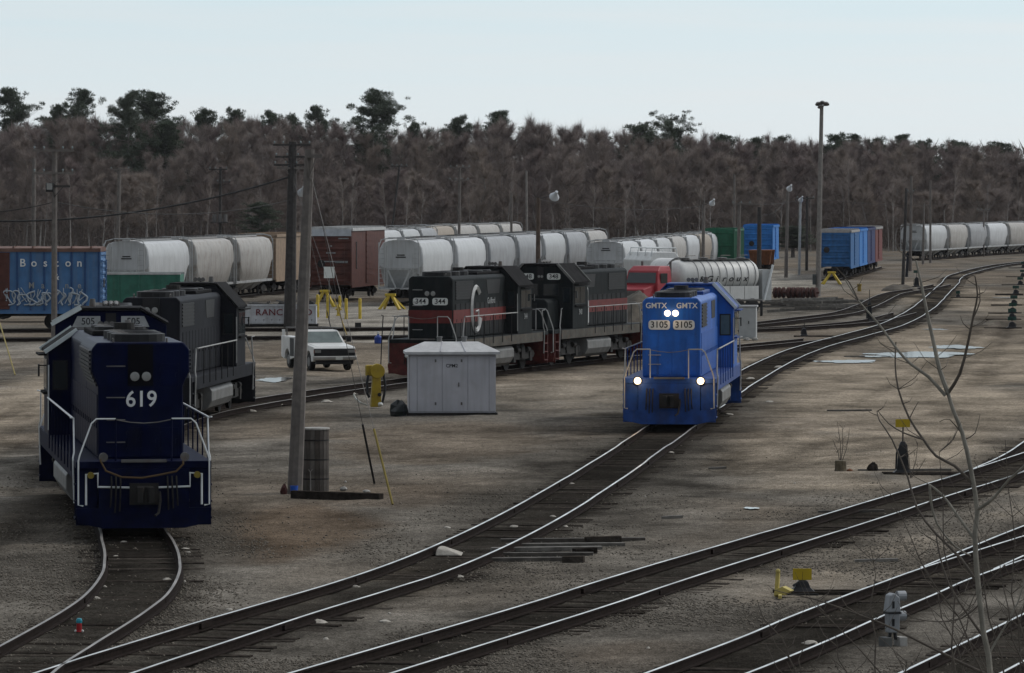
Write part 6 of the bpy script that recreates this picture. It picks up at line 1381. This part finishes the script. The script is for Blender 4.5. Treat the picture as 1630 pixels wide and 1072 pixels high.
# pines rising above the bare crowns: (column, top row, prototype, width factor, label)
pines = [(22,142,1,1.5,'dark pine at the edge of the wood above the faded blue boxcar door'),(128,143,1,1.15,'rounded pine above the grey pole with two crossarms'),(205,150,0,1.0,'large dark green pine, darkest of the close-set pair'),(245,146,1,1.5,'grey-green pine crowded against the large dark one'),(265,192,2,1.5,'lower bright green pine in front of the pine pair'),
    (328,172,2,1.2,'ragged pine right of the low bright green one'),(378,176,2,1.0,'small pine with a narrow tip among the bare crowns'),(432,178,1,.9,'small pine above the dark crossarm pole'),(468,185,2,.8,'short pine tip just past the dark crossarm pole'),(508,170,1,1.0,'pointed pine beside the great spreading pine'),(593,147,0,1.45,'great spreading pine standing above all other trees'),
    (725,188,2,1.1,'pointed pine in the dip beyond the great pine'),(788,178,1,1.4,'broad round-topped pine by the feathery bare crowns'),(1020,200,2,1.5,'low dark pine beside the umbrella-topped pine'),(1066,180,3,1.0,'umbrella-topped pine with a bare stem showing'),(1152,210,2,1.6,'low spreading pine past the umbrella-topped one'),(1205,214,2,1.4,'small dense pine before the tall light mast'),(1245,212,2,1.2,'dense pine just before the tall light mast'),
    (1330,212,2,1.2,'pointed dark green pine just past the tall light mast'),(1358,211,1,.9,'slim pine between the light mast and the bare poles'),(1397,215,2,1.1,'pine in the middle of the dark skyline clump'),(1432,212,1,1.2,'tallest pine of the dark skyline clump'),(1465,222,2,1.2,'lowest pine of the dark skyline clump'),(1527,222,1,1.3,'broad pine above the hoppers on the curve'),(1596,224,1,1.4,'solitary dark pine where the wood falls away'),(1690,225,1,1.4,'pine beyond the edge of the curve'),(660,193,2,.7,'thin pine behind the slope of the great pine'),(90,168,2,1.0,'half-hidden pine left of the rounded pine')]
PH_ = (20, 18, 17, 19, 18, 17)
ALT = {1: (1, 4), 2: (2, 5), 0: (0,), 3: (3,)}
for px, top, k, w_, lb in pines:
    k = rd.choice(ALT[k])
    Yb = 757 if k == 0 else rd.uniform(767, 787)
    if px in (265, 205): Yb = 742
    if px > 1100: top += 3; w_ *= .85
    s_ = FPX/Yb; H = CAMH + (HOR-top)/s_; tree('pine_tree', PINE[k], (px-CX)/s_, Yb, H/PH_[k], lb, 'pine', 'pines on the skyline', rd, w_)
for px, py, Yb, w_ in ((415, 340, 640, .6), (1262, 378, 640, .8)):
    s_ = FPX/Yb; H = CAMH + (HOR-py)/s_+1.5; tree('pine_tree', PINE[2], (px-CX)/s_, Yb, H/17, 'small dark evergreen at the foot of the wood' if px < 900 else 'dark evergreen clump behind the pale metal lamp pole', 'pine', 'pines on the skyline', rd, w_*1.6)
# underbrush closing the foot of the wood, and the deep wood behind
def brush(name, N, x0, x1, y0, y1, h0, h1, m, label, up=1.0, wid=.02):
    P0 = np.stack([rng.uniform(x0, x1, N), rng.uniform(y0, y1, N), rng.random(N)**1.3*h1], 1); P0[:, 2] = np.maximum(P0[:, 2]-h0, 0)
    D = rng.normal(0, .55, (N, 3)) + np.array([0, 0, up]); D /= np.linalg.norm(D, axis=1, keepdims=True)
    o = bpy.data.objects.new(name, tri_mesh(name, ribbons(N, P0, D, rng.uniform(.7, 2.2, N), rng.uniform(wid, wid*2.5, N)), m)); COL.objects.link(o); o['kind'] = 'stuff'; tag(o, label, 'brush')
brush('underbrush', 70000, -110, 115, 719, 800, 0, 5.0, mat('brush_twigs', (.185, .152, .132), .95, var=.3, scale=.3), 'tangled brown underbrush at the foot of the wood')
brush('deep_wood', 120000, -112, 117, 792, 826, 0, 15.5, mat('deep_wood_twigs', (.20, .165, .15), .95, var=.3, scale=.2), 'massed bare branches of the deep wood', .6, .05)

# rising ground under the back of the wood
hx = np.linspace(-400, 400, 120); hy = np.array([800, 812, 822, 832, 842, 860, 900, 1000]); HX, HY = np.meshgrid(hx, hy)
hz = np.interp(HY.ravel(), hy, [-.5, 3, 8, 11, 12, 12.5, 12.5, 11]) + (vnoise(HX.ravel(), HY.ravel(), 9, 9, 41)-.5)*3*(HY.ravel() > 805)
hi = np.arange(len(hx)*len(hy)).reshape(len(hy), len(hx)); hq = np.stack([hi[:-1, :-1], hi[:-1, 1:], hi[1:, 1:], hi[1:, :-1]], -1).reshape(-1, 4)
hm_ = bpy.data.meshes.new('hillside'); hm_.from_pydata(np.stack([HX.ravel(), HY.ravel(), hz], 1).tolist(), [], hq.tolist()); hm_.materials.append(mat('wooded_slope', (.075, .064, .060), .95, var=.4, scale=.3, bump=1.0, bscale=2)); ho = bpy.data.objects.new('hillside', hm_); COL.objects.link(ho); ho['kind'] = 'structure'
# ------------------------------------------------------------------ bare sapling and brush near the bridge
sap = mat('sapling_bark', (.19, .178, .15), .8, var=.25, scale=10, bump=.2, bscale=60); sapd = mat('sapling_twig_bark', (.085, .072, .060), .85, var=.3, scale=10)
YS = 40.0
T = thing('sapling', 'bare grey-barked sapling with forked stem rising in front of the tracks', 'tree', (at(1590, 400, YS).x, YS, 0)); O = T.location.copy()
def sp(pts, r0, r1, m, nm, par=None, dz=0.0, jit=.25, seed=0):
    r_ = random.Random(int(pts[0][0]*7+pts[-1][1])); P = []
    yo = 0
    for i, (x, y) in enumerate(pts):
        P.append(at(x, y, YS + dz*i/len(pts)) - O)
    P = catmull(P, .15) if len(P) > 2 else P
    if nm == 'limb':
        for k in range(int(len(P)*.55)):
            q = P[r_.randint(len(P)//4, len(P)-1)]; sg = r_.choice((-1, 1)); l = r_.uniform(.05, .28); u = r_.uniform(.3, 1.0)
            MB().tube([q, q+Vector((sg*l*.5, r_.uniform(-.1, .1), l*.4*u)), q+Vector((sg*l*.8, r_.uniform(-.1, .1), l*u))], .0035, 4, .0015).build('twig', sapd, par or T)
    return MB().tube(P, r0, 7, r1).build(nm, m, par or T, smooth=True)
# trunk from the ground (below the frame) up
tp = [Vector((0, 0, -.1)), Vector((-.02, 0, 1.6)), at(1580, 1110, YS)-O] + [at(x, y, YS)-O for x, y in ((1566,1010),(1556,920),(1552,850),(1556,815),(1546,750),(1532,690),(1518,655),(1509,626))]
tp2 = MB().tube(catmull(tp, .2), .034, 9, .015); tr = tp2.build('trunk', sap, T, smooth=True)
sp(((1509,626),(1496,590),(1486,545),(1474,490),(1466,450),(1458,415)), 0.0210, 0.0080, sap, 'limb', tr, .2)
sp(((1505,630),(1478,600),(1450,580),(1428,556),(1405,524),(1385,500),(1366,478),(1345,445)), 0.0147, 0.0050, sap, 'limb', tr, .4)
sp(((1509,626),(1528,595),(1541,545),(1550,500),(1556,470),(1552,440)), 0.0147, 0.0050, sapd, 'limb', tr, -.3)
sp(((1550,505),(1560,480),(1558,455)), 0.0063, 0.0030, sapd, 'twig', tr); sp(((1545,525),(1533,515),(1529,503)), 0.0053, 0.0020, sapd, 'twig', tr)
sp(((1366,478),(1352,450),(1330,425)), 0.0063, 0.0030, sapd, 'twig', tr)
sp(((1555,812),(1580,795),(1605,765),(1632,740),(1660,700)), 0.0147, 0.0060, sap, 'limb', tr, -.5)
sp(((1552,860),(1520,815),(1500,788),(1480,772)), 0.0126, 0.0080, sap, 'limb', tr, .3); sp(((1480,772),(1482,800),(1492,835),(1520,870),(1545,885)), 0.0105, 0.0060, sap, 'limb', tr, .2)
sp(((1556,930),(1530,890),(1490,850),(1460,810),(1445,760),(1420,700),(1400,670),(1396,655)), 0.0126, 0.0040, sapd, 'limb', tr, .6)
sp(((1548,770),(1520,742),(1490,726),(1470,700),(1447,665),(1430,620),(1425,580),(1426,545)), 0.0136, 0.0050, sapd, 'limb', tr, .4); sp(((1470,700),(1440,690),(1415,675),(1398,655)), 0.0074, 0.0030, sapd, 'twig', tr); sp(((1447,668),(1456,650),(1462,640)), 0.0053, 0.0020, sapd, 'twig', tr)
sp(((1535,700),(1552,690),(1560,660)), 0.0053, 0.0020, sapd, 'twig', tr); sp(((1536,698),(1512,668),(1495,672)), 0.0053, 0.0020, sapd, 'twig', tr)
sp(((1570,1020),(1545,985),(1510,930),(1495,880),(1490,850)), 0.0116, 0.0050, sapd, 'limb', tr, .3)
sp(((1562,960),(1530,985),(1490,990),(1455,985)), 0.0084, 0.0030, sapd, 'limb', tr); sp(((1585,1080),(1540,1060),(1510,1045),(1420,1000),(1370,980),(1300,955),(1252,945)), 0.0147, 0.0040, sapd, 'limb', tr, .3)
sp(((1575,1040),(1620,960),(1632,915)), 0.0094, 0.0040, sap, 'limb', tr); sp(((1600,900),(1570,930),(1560,960)), 0.0063, 0.0040, sapd, 'twig', tr)
def wild(px0, py0, px1, py1, n_, seed, label, Yw, width=.012):
    r_ = random.Random(seed); b = at(px0, py0, Yw); T = thing('brush_stem', label, 'shrub', (b.x, Yw, b.z if False else 0)); o_ = Vector((b.x, Yw, 0))
    MB().tube([(0, 0, 0), at(px0, py0, Yw)-o_], width, 5, width*.9).build('stem', sapd, T)
    cur = [at(px0 + (px1-px0)*k/5 + (r_.uniform(-9, 9) if 0 < k < 5 else 0), py0 + (py1-py0)*k/5, Yw)-o_ for k in range(6)]
    c = catmull(cur, .15); MB().tube(c, width, 6, width*.3).build('stem', sapd, T)
    for k in range(n_):
        p = c[r_.randint(len(c)//5, len(c)-1)]; sg = r_.choice((-1, 1)); l = r_.uniform(.08, .32); MB().tube([p, p+Vector((sg*l*.5, r_.uniform(-.1, .1), l*.45)), p+Vector((sg*l*.8, 0, l*1.1))], width*.4, 4, width*.15).build('twig', sapd, T)
for i, (a, b, c_, d_, n_, lb) in enumerate(((1585,1110,1420,790,9,'thin dark brush stem leaning over the dwarf signal'),(1480,1110,1425,1040,5,'short brush stem below the dwarf signal'),(1640,1110,1590,880,8,'thin brush stem close behind the sapling trunk'),(1530,1110,1495,720,10,'tall thin brush stem crossing the near turnout'),(1290,1110,1205,955,6,'slender brush stem reaching over the gravel by the derail'),(1360,1110,1330,1010,5,'low forked brush stem over the near bright rail'),(1600,1110,1540,800,10,'brush stem tangled around the sapling trunk'),(1440,1110,1300,960,6,'arching brush stem beside the dwarf signal blocks'),(1620,1110,1640,830,8,'brush stem rising beyond the sapling at the bank edge'),(1560,1110,1470,900,9,'thin brush stem bending toward the switch rails'),(1500,1110,1560,930,9,'brush stem leaning right across the near rails'),(1400,1110,1385,870,7,'upright brush stem just left of the dwarf signal'),(1630,1110,1600,700,12,'tallest brush stem beside the sapling'),(1260,1110,1280,1010,5,'short upright brush stem over the dark trackside'),(1610,1110,1520,990,8,'low arching brush stem at the sapling foot'))):
    wild(a, b, c_, d_, n_, 40+i, lb, 38.5+i*.35, .009)
for px, py, tops in ((1338, 741, ((1326,700),(1341,678),(1352,690),(1333,672))), (1450, 760, ((1440,700),(1462,705),(1475,730)))):
    b = G(px, py); s_ = (py-HOR)/CAMH; T = thing('dry_shrub', 'dry leafless shrub sprouting behind the cut stump' if px < 1400 else 'dry leafless shrub beside the yellow-flagged switch stand', 'shrub', (b.x, b.y+.15, 0))
    for i, (x, y) in enumerate(tops):
        e_ = Vector(((x-px)/s_, random.uniform(-.1, .1), (py-y)/s_)); MB().tube([(0, 0, -.05), e_*.5+Vector((.05, 0, 0)), e_], .014, 5, .005).build('stem', sapd, T)
        for k in range(4): q = e_*random.uniform(.4, .95); MB().tube([q, q+Vector((random.uniform(-.15, .15), 0, random.uniform(.08, .22)))], .006, 4, .002).build('twig', sapd, T)

# ------------------------------------------------------------------ thin spring haze over the whole yard
hz_ = MB().box(-3200, 3200, -90, 5200, -2.0, 27.0).build('haze', None); hz_['kind'] = 'stuff'; tag(hz_, 'thin pale haze lying over the yard and wood', 'haze')
hm2 = bpy.data.materials.new('haze_air'); hm2.use_nodes = True; q_ = hm2.node_tree; q_.nodes.clear(); vo = q_.nodes.new('ShaderNodeVolumePrincipled'); vo.inputs['Density'].default_value = .00003; vo.inputs['Color'].default_value = (.96, .95, 1.0, 1); oo = q_.nodes.new('ShaderNodeOutputMaterial'); q_.links.new(vo.outputs[0], oo.inputs['Volume']); hz_.data.materials.append(hm2)
